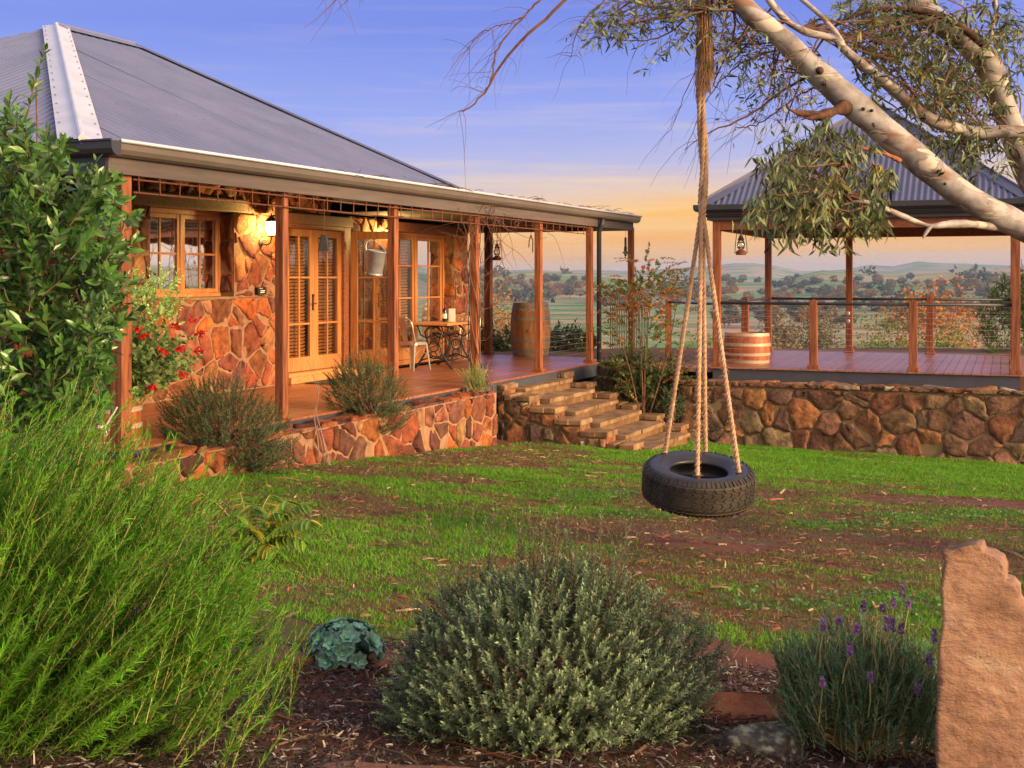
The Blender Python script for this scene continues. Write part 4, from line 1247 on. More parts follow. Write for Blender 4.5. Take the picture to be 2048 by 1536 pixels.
# clover and weeds near the front
X, Y = ground_pts(26000, 5.6, 12)
ok = on_lawn(X, Y) & (patch(X, Y) > .1) & (hnoise(X * 2.2, Y * 2.2, 51) > .25) & (X > .4)
X, Y = X[ok], Y[ok]; n = len(X)
mb = MB()
mb.scatter(OVATE, np.stack([X, Y, zg(X, Y) + rng.uniform(.005, .03, n)], -1), unit(np.stack([rng.normal(0, 1, n), rng.normal(0, 1, n), rng.uniform(.1, .7, n)], -1)), A(0, 0, 1) + rng.normal(0, .3, (n, 3)),
           rng.uniform(.016, .034, n), rng.uniform(.014, .028, n), shade(n, (.075, .18, .05), .25))
tag(mb.build('clover', M['grass'], fix=False), 'small round leaved clover weeds scattered in the lawn', 'weeds', kind='stuff')
STRIP = (np.array([(-.5, 0, 0), (.5, 0, 0), (.45, .5, .08), (-.45, .5, .08), (.3, 1, .02), (-.35, 1, .02)]), [(0, 1, 2, 3), (3, 2, 4, 5)])
LPAL = np.array([(.25, .08, .04), (.30, .115, .06), (.17, .055, .035), (.36, .22, .13), (.24, .15, .10), (.44, .30, .19), (.12, .05, .035)])
X, Y = ground_pts(17000, 4.3, 20)
ok = on_lawn(X, Y) & (rng.uniform(-.3, 1.3, len(X)) > patch(X, Y) * .8 + .25 * hnoise(X * 1.1, Y * 1.1, 71)) & ((Y > 6.0 + .25 * np.sin(X * 3)) | (rng.uniform(0, 1, len(X)) < .15))
X, Y = X[ok], Y[ok]; n = len(X)
mb = MB()
big = rng.uniform(0, 1, n) < .025
mb.scatter(STRIP, np.stack([X, Y, zg(X, Y) + rng.uniform(.006, .025, n)], -1), unit(np.stack([rng.normal(0, 1.4, n), rng.normal(0, .8, n), rng.normal(0, .12, n)], -1)), A(0, 0, 1) + rng.normal(0, .35, (n, 3)),
           np.where(big, rng.uniform(.10, .24, n), rng.uniform(.02, .08, n)), np.where(big, rng.uniform(.012, .024, n), rng.uniform(.007, .018, n)), LPAL[rng.integers(0, 7, n)] * rng.uniform(.7, 1.2, (n, 1)))
tag(mb.build('leaf_litter', M['litter'], fix=False), 'red brown bark strips and dry gum leaves strewn over the lawn', 'leaf litter', kind='stuff')
# mulch of the front bed
X = rng.uniform(-3.0, 4.0, 95000); Y = rng.uniform(3.6, 6.2, 95000)
ok = (Y < 5.9 + .3 * np.sin(X * 2.7 + 1)) & (np.abs(X) < .6 * Y + .6)
X, Y = X[ok], Y[ok]; n = len(X)
mb = MB()
MP = np.array([(.022, .018, .017), (.04, .03, .027), (.075, .06, .053), (.03, .018, .015), (.30, .26, .23), (.10, .055, .04)])
mb.scatter(STRIP, np.stack([X, Y, zg(X, Y) + rng.uniform(.0, .03, n)], -1), unit(np.stack([rng.normal(0, 1, n), rng.normal(0, 1, n), rng.normal(0, .25, n)], -1)), A(0, 0, 1) + rng.normal(0, .5, (n, 3)),
           rng.uniform(.012, .05, n), rng.uniform(.003, .009, n), MP[rng.integers(0, 6, n)] * rng.uniform(.6, 1.5, (n, 1)))
tag(mb.build('mulch', M['litter'], fix=False), 'dark woody mulch of chips and leaves covering the front garden bed', 'mulch', kind='stuff')
mb = MB()
for k in range(170):
    x_ = rng.uniform(-1.3, 2.3); y_ = rng.uniform(4.2, 5.9); z_ = float(zg(x_, y_)) + rng.uniform(.01, .04)
    a = rng.uniform(0, 6.28); ln = rng.uniform(.08, .32)
    p = [A(x_, y_, z_), A(x_ + ln * .5 * math.cos(a), y_ + ln * .5 * math.sin(a), z_ + rng.uniform(0, .02)), A(x_ + ln * math.cos(a + rng.normal(0, .2)), y_ + ln * math.sin(a), z_ + rng.normal(0, .008))]
    mb.tube(p, rng.uniform(.0015, .005), 5, col=LPAL[rng.integers(0, 7)] * .38)
tag(mb.build('fallen_twigs', M['litter']), 'thin fallen twigs and bark curls on the dark mulch', 'twigs', kind='stuff')

# ------------------------------------------------------------------ rocks
def rock(c, size, rotz, seed, planes=13, noise_=.07, sub=5):
    r_ = np.random.default_rng(seed)
    bm = bmesh.new(); bmesh.ops.create_icosphere(bm, subdivisions=sub, radius=1)
    v = np.array([x_.co[:] for x_ in bm.verts]); f = [tuple(q.index for q in x_.verts) for x_ in bm.faces]; bm.free()
    for k in range(planes):
        nn = unit(r_.normal(0, 1, 3) * A(1, 1, 1.2)); d = r_.uniform(.42, .78)
        dd = np.maximum(v @ nn - d, 0); v = v - dd[:, None] * nn
    for s_, a in ((2.2, noise_), (5, noise_ * .5), (12, noise_ * .25)):
        dn = np.array([mnoise.noise(Vector(x_ * s_) + Vector((seed, 0, 0))) for x_ in v]); v = v * (1 + a * dn[:, None])
    v = v * np.asarray(size)
    ca_, sa_ = math.cos(rotz), math.sin(rotz)
    v = v @ np.array([[ca_, sa_, 0], [-sa_, ca_, 0], [0, 0, 1]])
    m = MB(); m.raw(v + np.asarray(c), f); return m
def place_rock(px, py, size, rz, seed, m_, label, name='garden_rock', dz=0.0, **k):
    c = gp(px, py); c[2] += dz
    solo(rock(c, size, rz, seed, **k), name, M[m_], label, 'rock', smooth=True)
place_rock(545, 1330, (.24, .16, .11), .2, 3, 'rock_dark', 'flat dark brown rock half hidden by the feathery bush, left of the succulent')
place_rock(775, 1335, (.13, .10, .09), .6, 4, 'rock', 'small reddish rock between the succulent and the round grey bush')
place_rock(1485, 1430, (.30, .20, .115), -.25, 23, 'rock', 'flat red split rock right of the round grey bush')
place_rock(1535, 1510, (.19, .14, .12), .3, 9, 'lichen', 'rounded grey rock spotted with pale lichen beside the lavender')
place_rock(830, 1565, (.46, .10, .12), .02, 8, 'rock_dark', 'long brown edging rock along the bottom front of the garden bed', sub=4, dz=-.02)
# standing stone at the right
outl = [(1868, 1640), (1873, 1536), (1872, 1450), (1878, 1370), (1874, 1300), (1884, 1240), (1881, 1180), (1889, 1125), (1884, 1102), (1905, 1100), (1930, 1092), (1952, 1088), (1963, 1090), (1966, 1104), (1985, 1111), (2004, 1122), (2011, 1140), (2010, 1163), (2026, 1168), (2038, 1182), (2038, 1205), (2052, 1222), (2075, 1290), (2090, 1400), (2105, 1640)]
Ys = 4.05
bm = bmesh.new()
vs = [bm.verts.new(P(x, y, Ys)) for x, y in outl]
bm.faces.new(vs)
ret = bmesh.ops.extrude_face_region(bm, geom=bm.faces[:])
for g in ret['geom']:
    if isinstance(g, bmesh.types.BMVert):
        g.co += Vector((.105, .24, -.03))
bmesh.ops.recalc_face_normals(bm, faces=bm.faces)
bmesh.ops.triangulate(bm, faces=bm.faces)
for _ in range(5):
    es = [e_ for e_ in bm.edges if e_.calc_length() > .022]
    bmesh.ops.subdivide_edges(bm, edges=es, cuts=1)
    bmesh.ops.triangulate(bm, faces=bm.faces)
bm.normal_update()
for v in bm.verts:
    q = v.co
    d = .012 * mnoise.noise(q * 2.7) + .005 * mnoise.noise(q * 8 + Vector((q.z * 3, 0, 0))) + .004 * mnoise.noise(q * 31) - .012 * max(0, mnoise.noise(Vector((q.x * 2 + q.z, q.y * 2, q.z * 9 - q.x * 5))) - .25)
    v.co = q + v.normal * d
me = bpy.data.meshes.new('standing_stone'); bm.to_mesh(me); bm.free()
me.polygons.foreach_set('use_smooth', np.ones(len(me.polygons), bool))
me.materials.append(M['sandstone'])
so = bpy.data.objects.new('standing_stone', me); COL.objects.link(so)
tag(so, 'tall upright slab of rough orange brown sandstone at the right edge', 'rock')

# ------------------------------------------------------------------ feathery bush, left foreground
def plant(name, label, cat, loc, group=None): return thing(name, label, cat, tuple(loc), group)
b0 = A(-1.42, 4.35, float(zg(-1.42, 4.35)))
t = plant('feathery_bush', 'big feathery bright green needle leaved bush leaning in from the left foreground', 'bush', b0)
lm, sm = MB(), MB()
n = 1450
c, d = in_ellipsoid(n, b0 + A(-.34, .0, .40), (.84, .50, .60), .25)
lean = unit(A(.46, -.08, .9))
dr = unit(d * A(.75, .6, .5) + lean * .95 + rng.normal(0, .12, (n, 3)))
ln = rng.uniform(.24, .50, n)
keep = c[:, 2] > b0[2] - .02
c, dr, ln, d = c[keep], dr[keep], ln[keep], d[keep]
c2 = c - dr * ln[:, None] * .5
fac = np.clip(.55 + .5 * (d[:, 2:3] + .3), .55, 1.1)
shoots(lm, sm, c2, dr, ln, 74, NEEDLE, .044, .0050, .95, sag=-.01, t0=.08, col=(1, 1, 1), tip=(1.4, 1.45, .9), stemr=.0016, var=.25, every=1, svar=.32)
n = 300                                                    # tall plumes along the top and right edge
c = np.stack([rng.uniform(-.85, .62, n), rng.uniform(-.35, .4, n), np.zeros(n)], -1)
c[:, 2] = np.interp(c[:, 0], [-.9, -.13, .21, .37, .47, .61], [1.0, 1.12, .80, .62, .50, .30]) - rng.uniform(0, .38, n)
c = c + b0
dr = unit(lean + rng.normal(0, .2, (n, 3)) + A(.1, 0, .1)); ln = rng.uniform(.25, .52, n)
shoots(lm, sm, c - dr * ln[:, None] * .55, dr, ln, 74, NEEDLE, .042, .0050, .95, sag=-.01, t0=.1, tip=(1.3, 1.45, .9), stemr=.0016, var=.22, svar=.25)
lm.build('foliage', M['fern_leaf'], t, fix=False)
sm.build('stem', M['stem'], t, fix=False)['kind'] = 'stuff'

# ------------------------------------------------------------------ round grey bush, centre
c0 = gp(1095, 1500); c0 = A(c0[0], c0[1] + .30, float(zg(c0[0], c0[1] + .30)))
t = plant('round_bush', 'dense round grey green bush with pale tips in the front garden bed', 'bush', c0)
lm, sm = MB(), MB()
n = 3900
cc = c0 + A(0, 0, .16)
p, d = in_ellipsoid(n, cc, (.60, .50, .43), .60)
keep = p[:, 2] > c0[2] - .05
p, d = p[keep], d[keep]
lump = 1 + .16 * hnoise(d[:, 0] * 4 + d[:, 2], d[:, 1] * 4 + d[:, 2] * 3, 77)[:, None]
p = cc + (p - cc) * lump
dr = unit(d * A(1, 1, .8) + A(0, 0, .75) + rng.normal(0, .22, p.shape))
ln = rng.uniform(.07, .15, len(p))
shoots(lm, sm, p - dr * ln[:, None] * .6, dr, ln, 30, KITE, .020, .0078, 1.2, t0=.1, col=(.85, .90, .85), tip=(2.2, 2.2, 1.75), stemr=.001, var=.2, every=3, taper=.25, svar=.22, tip0=.62)
n = 60
th = rng.uniform(0, 6.28, n)
q = cc + np.stack([np.cos(th) * rng.uniform(0, .4, n), np.sin(th) * rng.uniform(0, .3, n), np.full(n, .30)], -1)
shoots(lm, sm, q, unit(A(0, 0, 1) + rng.normal(0, .22, (n, 3))), rng.uniform(.2, .36, n), 46, KITE, .020, .0075, 1.0, t0=.1, col=(.9, .95, .8), tip=(1.8, 1.8, 1.3), stemr=.002, every=1)
lm.build('foliage', M['grey_leaf'], t, fix=False)
n = 60
for k in range(n):
    th = rng.uniform(0, 6.28); e_ = cc + A(math.cos(th) * .5, math.sin(th) * .4, rng.uniform(-.05, .35))
    sm.tube([c0 + A(*rng.normal(0, .04, 2), -.02), (c0 + e_) / 2 + A(0, 0, .05), e_], [.007, .003], 5, caps=False)
sm.build('stem', M['twig'], t, fix=False)['kind'] = 'stuff'

# ------------------------------------------------------------------ lavender, right
c0 = gp(1742, 1535); c0 = A(c0[0], c0[1] + .12, float(zg(c0[0], c0[1] + .12)))
t = plant('lavender_bush', 'lavender bush with purple flower spikes beside the standing stone', 'bush', c0)
lm, sm, fm = MB(), MB(), MB()
n = 680
th = rng.uniform(0, 6.28, n); rd = np.sqrt(rng.uniform(0, 1, n))
bx = c0 + np.stack([np.cos(th) * rd * .26, np.sin(th) * rd * .2, rng.uniform(.06, .36, n) * (1.1 - rd * .4)], -1)
dr = np.stack([np.cos(th) * rd * .5, np.sin(th) * rd * .5, np.ones(n)], -1) + rng.normal(0, .12, (n, 3))
shoots(lm, sm, bx, dr, rng.uniform(.10, .20, n), 34, NEEDLE, .036, .0062, .85, sag=-.04, t0=.05, tip=(1.25, 1.3, 1.1), stemr=.002, var=.2, every=2)
for k in range(110):
    th = rng.uniform(0, 6.28); e_ = c0 + A(math.cos(th) * .24, math.sin(th) * .17, rng.uniform(.1, .25))
    sm.tube([c0 + A(*rng.normal(0, .05, 2), -.02), (c0 * .6 + e_ * .4) + A(*rng.normal(0, .03, 2), .02), e_], [.005, .002], 4, caps=False)
fl = [(1805, 1195), (1787, 1215), (1817, 1217), (1727, 1222), (1765, 1225), (1678, 1250), (1647, 1262), (1713, 1268), (1700, 1310), (1803, 1268), (1868, 1285), (1858, 1335), (1645, 1375), (1740, 1365), (1835, 1390), (1785, 1262), (1774, 1262)]
for q, (x_, y_) in enumerate(fl):
    Yq = c0[1] + (rng.uniform(-.14, .12) if y_ < 1255 else rng.uniform(-.30, -.20))
    e_ = P(x_, y_, Yq)
    b_ = c0 + A((e_[0] - c0[0]) * .55, (Yq - c0[1]), .12) if y_ < 1255 else e_ + A(rng.normal(0, .012), .06, -rng.uniform(.10, .16))
    sm.tube([b_, (b_ + e_) / 2 + A(*rng.normal(0, .008, 2), 0), e_], .0022, 5, caps=False)
    n = 46
    h_ = rng.uniform(0, 1, n); a = rng.uniform(0, 6.28, n); rr_ = .009 * (1 - .5 * h_)
    hl = rng.uniform(.028, .048)
    fm.scatter(KITE, e_ + np.stack([np.cos(a) * rr_ * .4, np.sin(a) * rr_ * .4, h_ * hl - .004], -1), np.stack([np.cos(a), np.sin(a), 1.1 + 0 * a], -1), rand_dirs(n), .013, .010, shade(n, (1, 1, 1), .35))
for k in range(26):
    x_ = c0[0] + rng.uniform(-.34, .25); y_ = c0[1] + rng.uniform(-.15, .15); h_ = rng.uniform(.32, .52)
    b_ = A(x_ * .6 + c0[0] * .4, y_, c0[2] + .05)
    sm.tube([b_, A(x_, y_, c0[2] + h_ * .6), A(x_ + rng.normal(0, .04), y_, c0[2] + h_)], .0016, 4, caps=False)
lm.build('foliage', M['lav_leaf'], t, fix=False); sm.build('stem', M['stem'], t, fix=False)['kind'] = 'stuff'
fm.build('flowers', M['purple'], t, fix=False)['kind'] = 'stuff'

# ------------------------------------------------------------------ succulent
c0 = gp(688, 1338)
lm = MB()
ds_ = []
for k in range(4000):
    d = unit(A(rng.normal(), rng.normal() * .9 - .5, abs(rng.normal()) + .15))
    if all(np.linalg.norm(d - q) > .40 for q in ds_): ds_.append(d)
for d in ds_:
    ctr = c0 + A(0, .06, .02) + d * A(.155, .13, .15)
    e1 = unit(np.cross(d, A(.3, .9, .1))); e2 = np.cross(d, e1)
    sc_ = rng.uniform(.75, 1.2)
    for ring, (m_, an, lr) in enumerate(((4, .30, .026), (6, .75, .042), (8, 1.2, .056))):
        a = np.arange(m_) * 2 * PI / m_ + ring * .5 + rng.normal(0, .08, m_)
        rad = np.cos(a)[:, None] * e1 + np.sin(a)[:, None] * e2
        yd = d * math.cos(an) + rad * math.sin(an)
        lm.scatter((OVATE[0] * A(1, 1, 1.6) , OVATE[1]), np.repeat(ctr[None], m_, 0), yd, d * math.sin(an) - rad * math.cos(an) + 1e-3, lr * sc_, lr * .72 * sc_, shade(m_, A(1, 1, 1) * (1.5 - .45 * ring), .12))
solo(lm, 'succulent', M['succ'], 'blue green rosette succulent clump on the mulch left of the round bush', 'succulent', fix=False)

# ------------------------------------------------------------------ pinnate leafed seedling, mid left
c0 = gp(500, 1115)
t = plant('leafy_plant', 'low plant with drooping yellow green compound leaves behind the feathery bush', 'plant', c0)
lm, sm = MB(), MB()
for (ex, ey, yy) in ((610, 1005, 0), (590, 1050, -.1), (560, 1075, .1), (540, 990, .15), (500, 1060, -.2), (480, 985, .1), (520, 1100, -.15), (420, 1000, 0), (560, 1020, -.05), (450, 1060, -.1), (390, 980, .1), (605, 1080, -.1), (620, 1040, -.3), (575, 1000, -.2), (555, 1105, -.25), (505, 1010, -.3), (470, 1030, -.3)):
    e_ = P(ex, ey, c0[1] + yy); m_ = (c0 + e_) / 2 + A(0, 0, .13)
    tt = np.linspace(0, 1, 16)[:, None]
    path = (1 - tt) ** 2 * c0 + 2 * tt * (1 - tt) * m_ + tt ** 2 * e_
    sm.tube(path, [.005, .002], 5, caps=False)
    for k in range(5, 16):
        tn = unit(path[k] - path[k - 1]); sd = unit(np.cross(tn, A(0, 0, 1)))
        for sg in (-1, 1):
            yd = sd * sg * .8 + tn * .5 + A(0, 0, -.55)
            yl = rng.uniform() < .2
            lm.scatter(OVATE, path[k][None], yd[None], (A(0, 0, 1) + rng.normal(0, .2, 3))[None], rng.uniform(.085, .125), rng.uniform(.028, .042), shade(1, (.45, .38, .04) if yl else (.16, .29, .04), .2))
lm.build('foliage', M['maple'], t, fix=False); sm.build('stem', M['stem'], t, fix=False)

# ------------------------------------------------------------------ glossy young tree, far left
c0 = A(-3.02, 9.35, 0.0); c0[2] = float(zg(c0[0], c0[1]))
t = plant('young_tree', 'young broadleaf tree with glossy dark leaves tied to the verandah post', 'tree', c0)
lm, sm = MB(), MB()
tr = [P(196, 905, 9.35), P(203, 850, 9.35), P(196, 800, 9.38), P(185, 760, 9.4), P(170, 640, 9.45), P(120, 480, 9.5), P(75, 300, 9.5), P(72, 140, 9.5)]
sm.tube(tr, [.022, .012, .006], 7)
n = 260
blobs = [((95, 580), (165, 300), 200), ((55, 330), (75, 120), 36), ((60, 720), (150, 170), 110), ((200, 460), (70, 90), 36), ((15, 420), (90, 200), 70), ((160, 680), (90, 130), 46)]
for (cxp, cyp), (rx, ry), cnt in blobs:
    a = rng.uniform(0, 6.28, cnt); q = np.sqrt(rng.uniform(0, 1, cnt))
    px = cxp + np.cos(a) * q * rx; py = cyp + np.sin(a) * q * ry
    Yv = 9.45 + rng.uniform(-.65, .5, cnt)
    pts = np.stack([P(x_, y_, Y_) for x_, y_, Y_ in zip(px, py, Yv)])
    dr = unit(np.stack([(px - 90) / 220, rng.normal(-.3, .4, cnt), .6 + 0 * px], -1) + rng.normal(0, .35, (cnt, 3)))
    ln = rng.uniform(.22, .38, cnt)
    shoots(lm, sm, pts - dr * ln[:, None] * .6, dr, ln, 12, OVATE, .132, .050, 1.05, t0=.12, tip=(1.1, 1.25, .9), stemr=.004, var=.18, taper=.45)
sp = [((72, 150), 0.15, .5), ((225, 420), .5, .3), ((130, 420), .45, .45), ((235, 560), .35, .25), ((20, 330), -.1, .5)]
for (x_, y_), lx, ln in sp:
    p_ = P(x_, y_, 9.4)[None]
    shoots(lm, sm, p_ - A(lx * .4, 0, ln * .6), A(lx, 0, 1)[None], ln, 20, OVATE, .11, .042, .95, t0=.1, stemr=.005, var=.18)
lm.build('crown', M['gloss_leaf'], t, fix=False); sm.build('trunk', M['twig'], t, fix=False)
m = MB()
q0, q1 = P(203, 855, 9.33), P(234, 815, 10.7)
m.tube([q1, (q0 + q1) / 2 - A(0, 0, .02), q0 + A(.03, 0, .01)], .008, 6)
m.lathe([(.028, -.015), (.036, 0), (.028, .015)], q0, 10)
m.tube([q0 + A(.03, -.02, 0), q0 + A(.05, -.02, -.05), q0 + A(.03, -.02, -.06)], .007, 5)
solo(m, 'tree_tie', M['white'], 'knotted white strap tying the young tree to the corner post', 'strap')

# ------------------------------------------------------------------ barrels
def barrel(name, label, cat, c, rad, h, hoops, wm, hm, half=False, group=None, bulge=.14, lid=True):
    t = thing(name, label, cat, tuple(c), group)
    m = MB(); S = 26
    zz = np.linspace(0, 1, 12)
    def rz(f):
        x_ = (f * (1.0 if not half else .55) + (0 if not half else .45)) * 2 - 1
        return rad * (1 - bulge * x_ * x_)
    if half: rz_ = lambda f: rad * (1 - bulge * (1 - f) ** 2) if True else 0
    else: rz_ = rz
    for k in range(S):
        a0, a1 = 2 * PI * k / S + .004, 2 * PI * (k + 1) / S - .004
        col = np.full(3, rng.uniform(.72, 1.2)) * A(1, rng.uniform(.93, 1.05), 1)
        v = []
        for f in zz:
            for a in (a0, (a0 + a1) / 2, a1): v.append(c + A(math.cos(a) * rz_(f), math.sin(a) * rz_(f), f * h))
        fs = []
        for i_ in range(11):
            for j_ in range(2): fs.append((i_ * 3 + j_, i_ * 3 + j_ + 1, i_ * 3 + j_ + 4, i_ * 3 + j_ + 3))
        m.raw(v, fs, col)
    m.lathe([(0, 0), (rz_(0) * .99, 0), (rz_(0) * .985, h * .5), (rz_(1) * .93, h * .96 if lid else h * .8), (0, h * .96 if lid else h * .8)], c, 26)
    m.lathe([(rz_(1) * .93, h * .9), (rz_(1) * .93, h), (rz_(1), h)], c, 26, caps=False)
    m.build('staves', wm, t)
    for f, wd in hoops:
        m = MB(); pr = []
        for q in (-1, -.5, .5, 1):
            ff = f + q * wd / 2; pr.append((rz_(min(max(ff, 0), 1)) + .004, ff * h))
        m.lathe(pr, c, 40, caps=False); m.build('hoop', hm, t, smooth=True)
    return t
p0 = P(1061, 712, 23.9); p0[2] = 0.0
bt = barrel('wine_barrel', 'full height oak wine barrel with dull steel hoops standing on the verandah', 'barrel', p0, .385, 1.02, [(.035, .06), (.13, .05), (.30, .05), (.70, .05), (.87, .05), (.965, .06)], M['oak'], M['hoop'])
m = MB(); m.lathe([(.035, 0), (.03, .03), (0, .03)], p0 + A(-.02, -.385, .50), 12, ax=(0, -1, 0)); m.build('bung', M['oak'], bt)
p0 = P(1494, 724, 22.05); p0[2] = 0.0
barrel('half_barrel', 'half barrel tub of red oak with pale hoops on the gazebo deck', 'barrel', p0, .405, .53, [(.06, .1), (.30, .09), (.62, .1), (.95, .1)], M['oak_red'], M['hoop_pale'], half=False, bulge=.06)
p0 = H(.35, -.50, -.0)
gt = barrel('barrel_planter', 'half barrel planter of red oak with grey hoops behind the corner post', 'planter', A(p0[0], p0[1], -.04), .34, .52, [(.06, .1), (.34, .09), (.64, .09), (.95, .09)], M['oak_red'], M['hoop_pale'], bulge=.07, lid=False)
pg = A(p0[0], p0[1], .40)
# geranium
t = plant('geranium', 'geranium with soft green leaves and red flower heads growing in the barrel', 'plant', pg)
lm, sm, fm = MB(), MB(), MB()
n = 250
a = rng.uniform(0, 6.28, n); q = rng.uniform(.2, 1, n)
dr = unit(np.stack([np.cos(a) * q, np.sin(a) * q, rng.uniform(.3, 1.3, n)], -1))
cg = pg + A(.30, -.05, .08)
shoots(lm, sm, cg + rng.normal(0, .08, (n, 3)), dr, rng.uniform(.3, .70, n), 14, OVATE, .062, .066, 1.1, sag=.12, t0=.3, col=(1, 1, 1), stemr=.004, var=.22)
lm.build('foliage', M['ger_leaf'], t, fix=False); sm.build('stem', M['stem'], t, fix=False)
for (x_, y_) in ((273, 658), (325, 703), (308, 775), (367, 750), (395, 702), (362, 698), (400, 668), (288, 672), (384, 640), (355, 652)):
    e_ = P(x_, y_, cg[1] - rng.uniform(.25, .4)); k = 34
    fm = MB(); fm.scatter(KITE, e_ + rng.normal(0, .021, (k, 3)) * A(1.3, 1, .7), rand_dirs(k), rand_dirs(k), .030, .026, shade(k, (1, 1, 1), .2)); fm.build('flower_head', M['petal'], t, fix=False)
t = plant('variegated_shrub', 'pale yellow green variegated shrub climbing behind the corner post', 'shrub', pg + A(-.2, .25, -.4))
lm, sm = MB(), MB()
for (cxp, cyp), (rx, ry), cnt, lum in (((215, 620), (80, 120), 150, 1.7), ((305, 590), (60, 50), 55, 1.8), ((290, 650), (70, 60), 30, 1.3), ((200, 700), (60, 90), 50, 1.2)):
    a = rng.uniform(0, 6.28, cnt); q = np.sqrt(rng.uniform(0, 1, cnt))
    pts = np.stack([P(cxp + math.cos(a_) * q_ * rx, cyp + math.sin(a_) * q_ * ry, 11.75 + rng.uniform(-.3, .3)) for a_, q_ in zip(a, q)])
    dr = unit(rng.normal(0, .5, (cnt, 3)) + A(.1, -.2, .8)); ln = rng.uniform(.15, .3, cnt)
    shoots(lm, sm, pts - dr * ln[:, None] * .5, dr, ln, 16, OVATE, .042, .026, 1.0, t0=.1, col=A(1.9, 1.5, 1.6) * lum, stemr=.003, var=.3)
base = pg + A(-.15, .2, -.35)
for k in range(14):
    e_ = P(rng.uniform(170, 330), rng.uniform(560, 690), 12.0)
    sm.tube([base + A(*rng.normal(0, .05, 2), 0), (base + e_) / 2 + rng.normal(0, .05, 3), e_], [.008, .004], 5, caps=False)
lm.build('foliage', M['ger_leaf'], t, fix=False); sm.build('stem', M['twig'], t, fix=False)

# ------------------------------------------------------------------ rosemary cushions on the planter wall
def cushion(label, c, rad, n, flop, seed, tip, name='rosemary_bush', L=(.12, .24)):
    t = plant(name, label, 'bush', c)
    lm, sm = MB(), MB()
    p, d = in_ellipsoid(n, c + A(0, 0, rad[2] * .35), rad, .3)
    p = p + UD[0] * 0
    dr = unit(d * A(1, 1, .6) + A(0, 0, .8) + rng.normal(0, .25, (n, 3)))
    p[:, 2] -= flop * np.clip((p - c) @ A(ND[0], ND[1], 0), 0, 1)
    ln = rng.uniform(*L, n)
    shoots(lm, sm, p - dr * ln[:, None] * .5, dr, ln, 26, NEEDLE, .034, .0085, 1.0, t0=.1, tip=tip, stemr=.0016, var=.25, every=1)
    for k in range(50):
        e_ = p[rng.integers(n)]
        sm.tube([c + A(*rng.normal(0, .08, 2), -.05), (c + e_) / 2 + A(0, 0, .04), e_], [.008, .003], 4, caps=False)
    lm.build('foliage', M['rose_leaf'], t, fix=False); sm.build('stem', M['twig'], t, fix=False)['kind'] = 'stuff'
def at_uv(px, py, v):
    """point on the planter (plane v of the house) seen at pixel px"""
    us = np.linspace(-2, 13, 3000)
    q = H.o[None] + us[:, None] * UD + v * ND
    xx = 1024 + FPX * q[:, 0] / q[:, 1]
    i_ = np.argmin(abs(xx - px)); return A(q[i_, 0], q[i_, 1], CZ - (py - HZ) / FPX * q[i_, 1])
c1 = at_uv(455, 850, .42); c1[2] = .02
cushion('wide grey green rosemary bush spilling over the planter wall between the first two posts', c1, (.66, .44, .40), 900, .55, 1, (1.5, 1.4, 1.3))
c2 = at_uv(735, 800, .36); c2[2] = .05
cushion('smaller brownish rosemary bush spilling over the planter wall below the hanging bucket', c2, (.50, .36, .42), 620, .5, 2, (1.3, 1.05, 1.0))
c3 = at_uv(953, 785, .36); c3[2] = -.04
t = plant('herb_tuft', 'small upright green herb growing at the planter end below the vine clad post', 'plant', c3)
lm, sm = MB(), MB(); n = 60
shoots(lm, sm, c3 + rng.normal(0, .06, (n, 3)) * A(1, 1, .2), A(0, 0, 1) + rng.normal(0, .35, (n, 3)), rng.uniform(.2, .42, n), 18, NEEDLE, .05, .010, .7, t0=.1, col=(2.0, 2.2, 1.6), tip=(2.8, 3, 2), stemr=.003)
lm.build('foliage', M['rose_leaf'], t, fix=False); sm.build('stem', M['stem'], t, fix=False)['kind'] = 'stuff'
m = MB()
for k in range(4):
    p0 = at_uv(640 + (0, 9, 17, 21)[k], 945, .62 + k * .05); p0[2] = float(zg(p0[0], p0[1])); p1 = at_uv((627, 634, 630, 641)[k], (826, 850, 818, 862)[k], .58); m.tube([p0, (p0 + p1) / 2 + A(.01, 0, 0), p1], [.0075, .004], 5)
for k in range(3):
    p1 = at_uv(631, 830, .55); p2 = at_uv(615 + 12 * k, 720 + 30 * k, .45); m.tube([p1, (p1 + p2) / 2 + rng.normal(0, .05, 3), p2], .003, 4)
solo(m, 'dry_stalks', M['trunk_far'], 'bundle of pale dry stalks leaning on the planter wall', 'stalks')
# bare vine on the fourth post
m = MB()
base = H(7.25, .35, -.75)
for k in range(5):
    pts = [base + rng.normal(0, .02, 3), H(7.2, .36, -.4) + rng.normal(0, .02, 3), H(7.18, .3, -.05) + rng.normal(0, .02, 3)]
    for z in np.arange(.3, 2.45, .22):
        a = k * 1.3 + z * 2.2; pts.append(H(7.32 + .085 * math.cos(a), .085 * math.sin(a), z) + rng.normal(0, .012, 3))
    if k < 3: m.tube(pts, [.013, .006], 6)
    else: m.tube(pts[3:], [.008, .004], 5)
for k in range(34):
    z0 = 2.38 + rng.normal(0, .05); u0 = 7.32 + rng.normal(.25, .5); a = rng.uniform(-1, 1)
    p = [H(u0, .09, z0)]; dv = A(*rng.normal(0, .07, 3)) + A(.03, 0, -.01)
    for q in range(7):
        dv = dv * .9 + rng.normal(0, .035, 3) - A(0, 0, .022); q_ = p[-1] + dv; q_[2] = min(q_[2], 2.52); p.append(q_)
    m.tube(p, [.005, .002], 4)
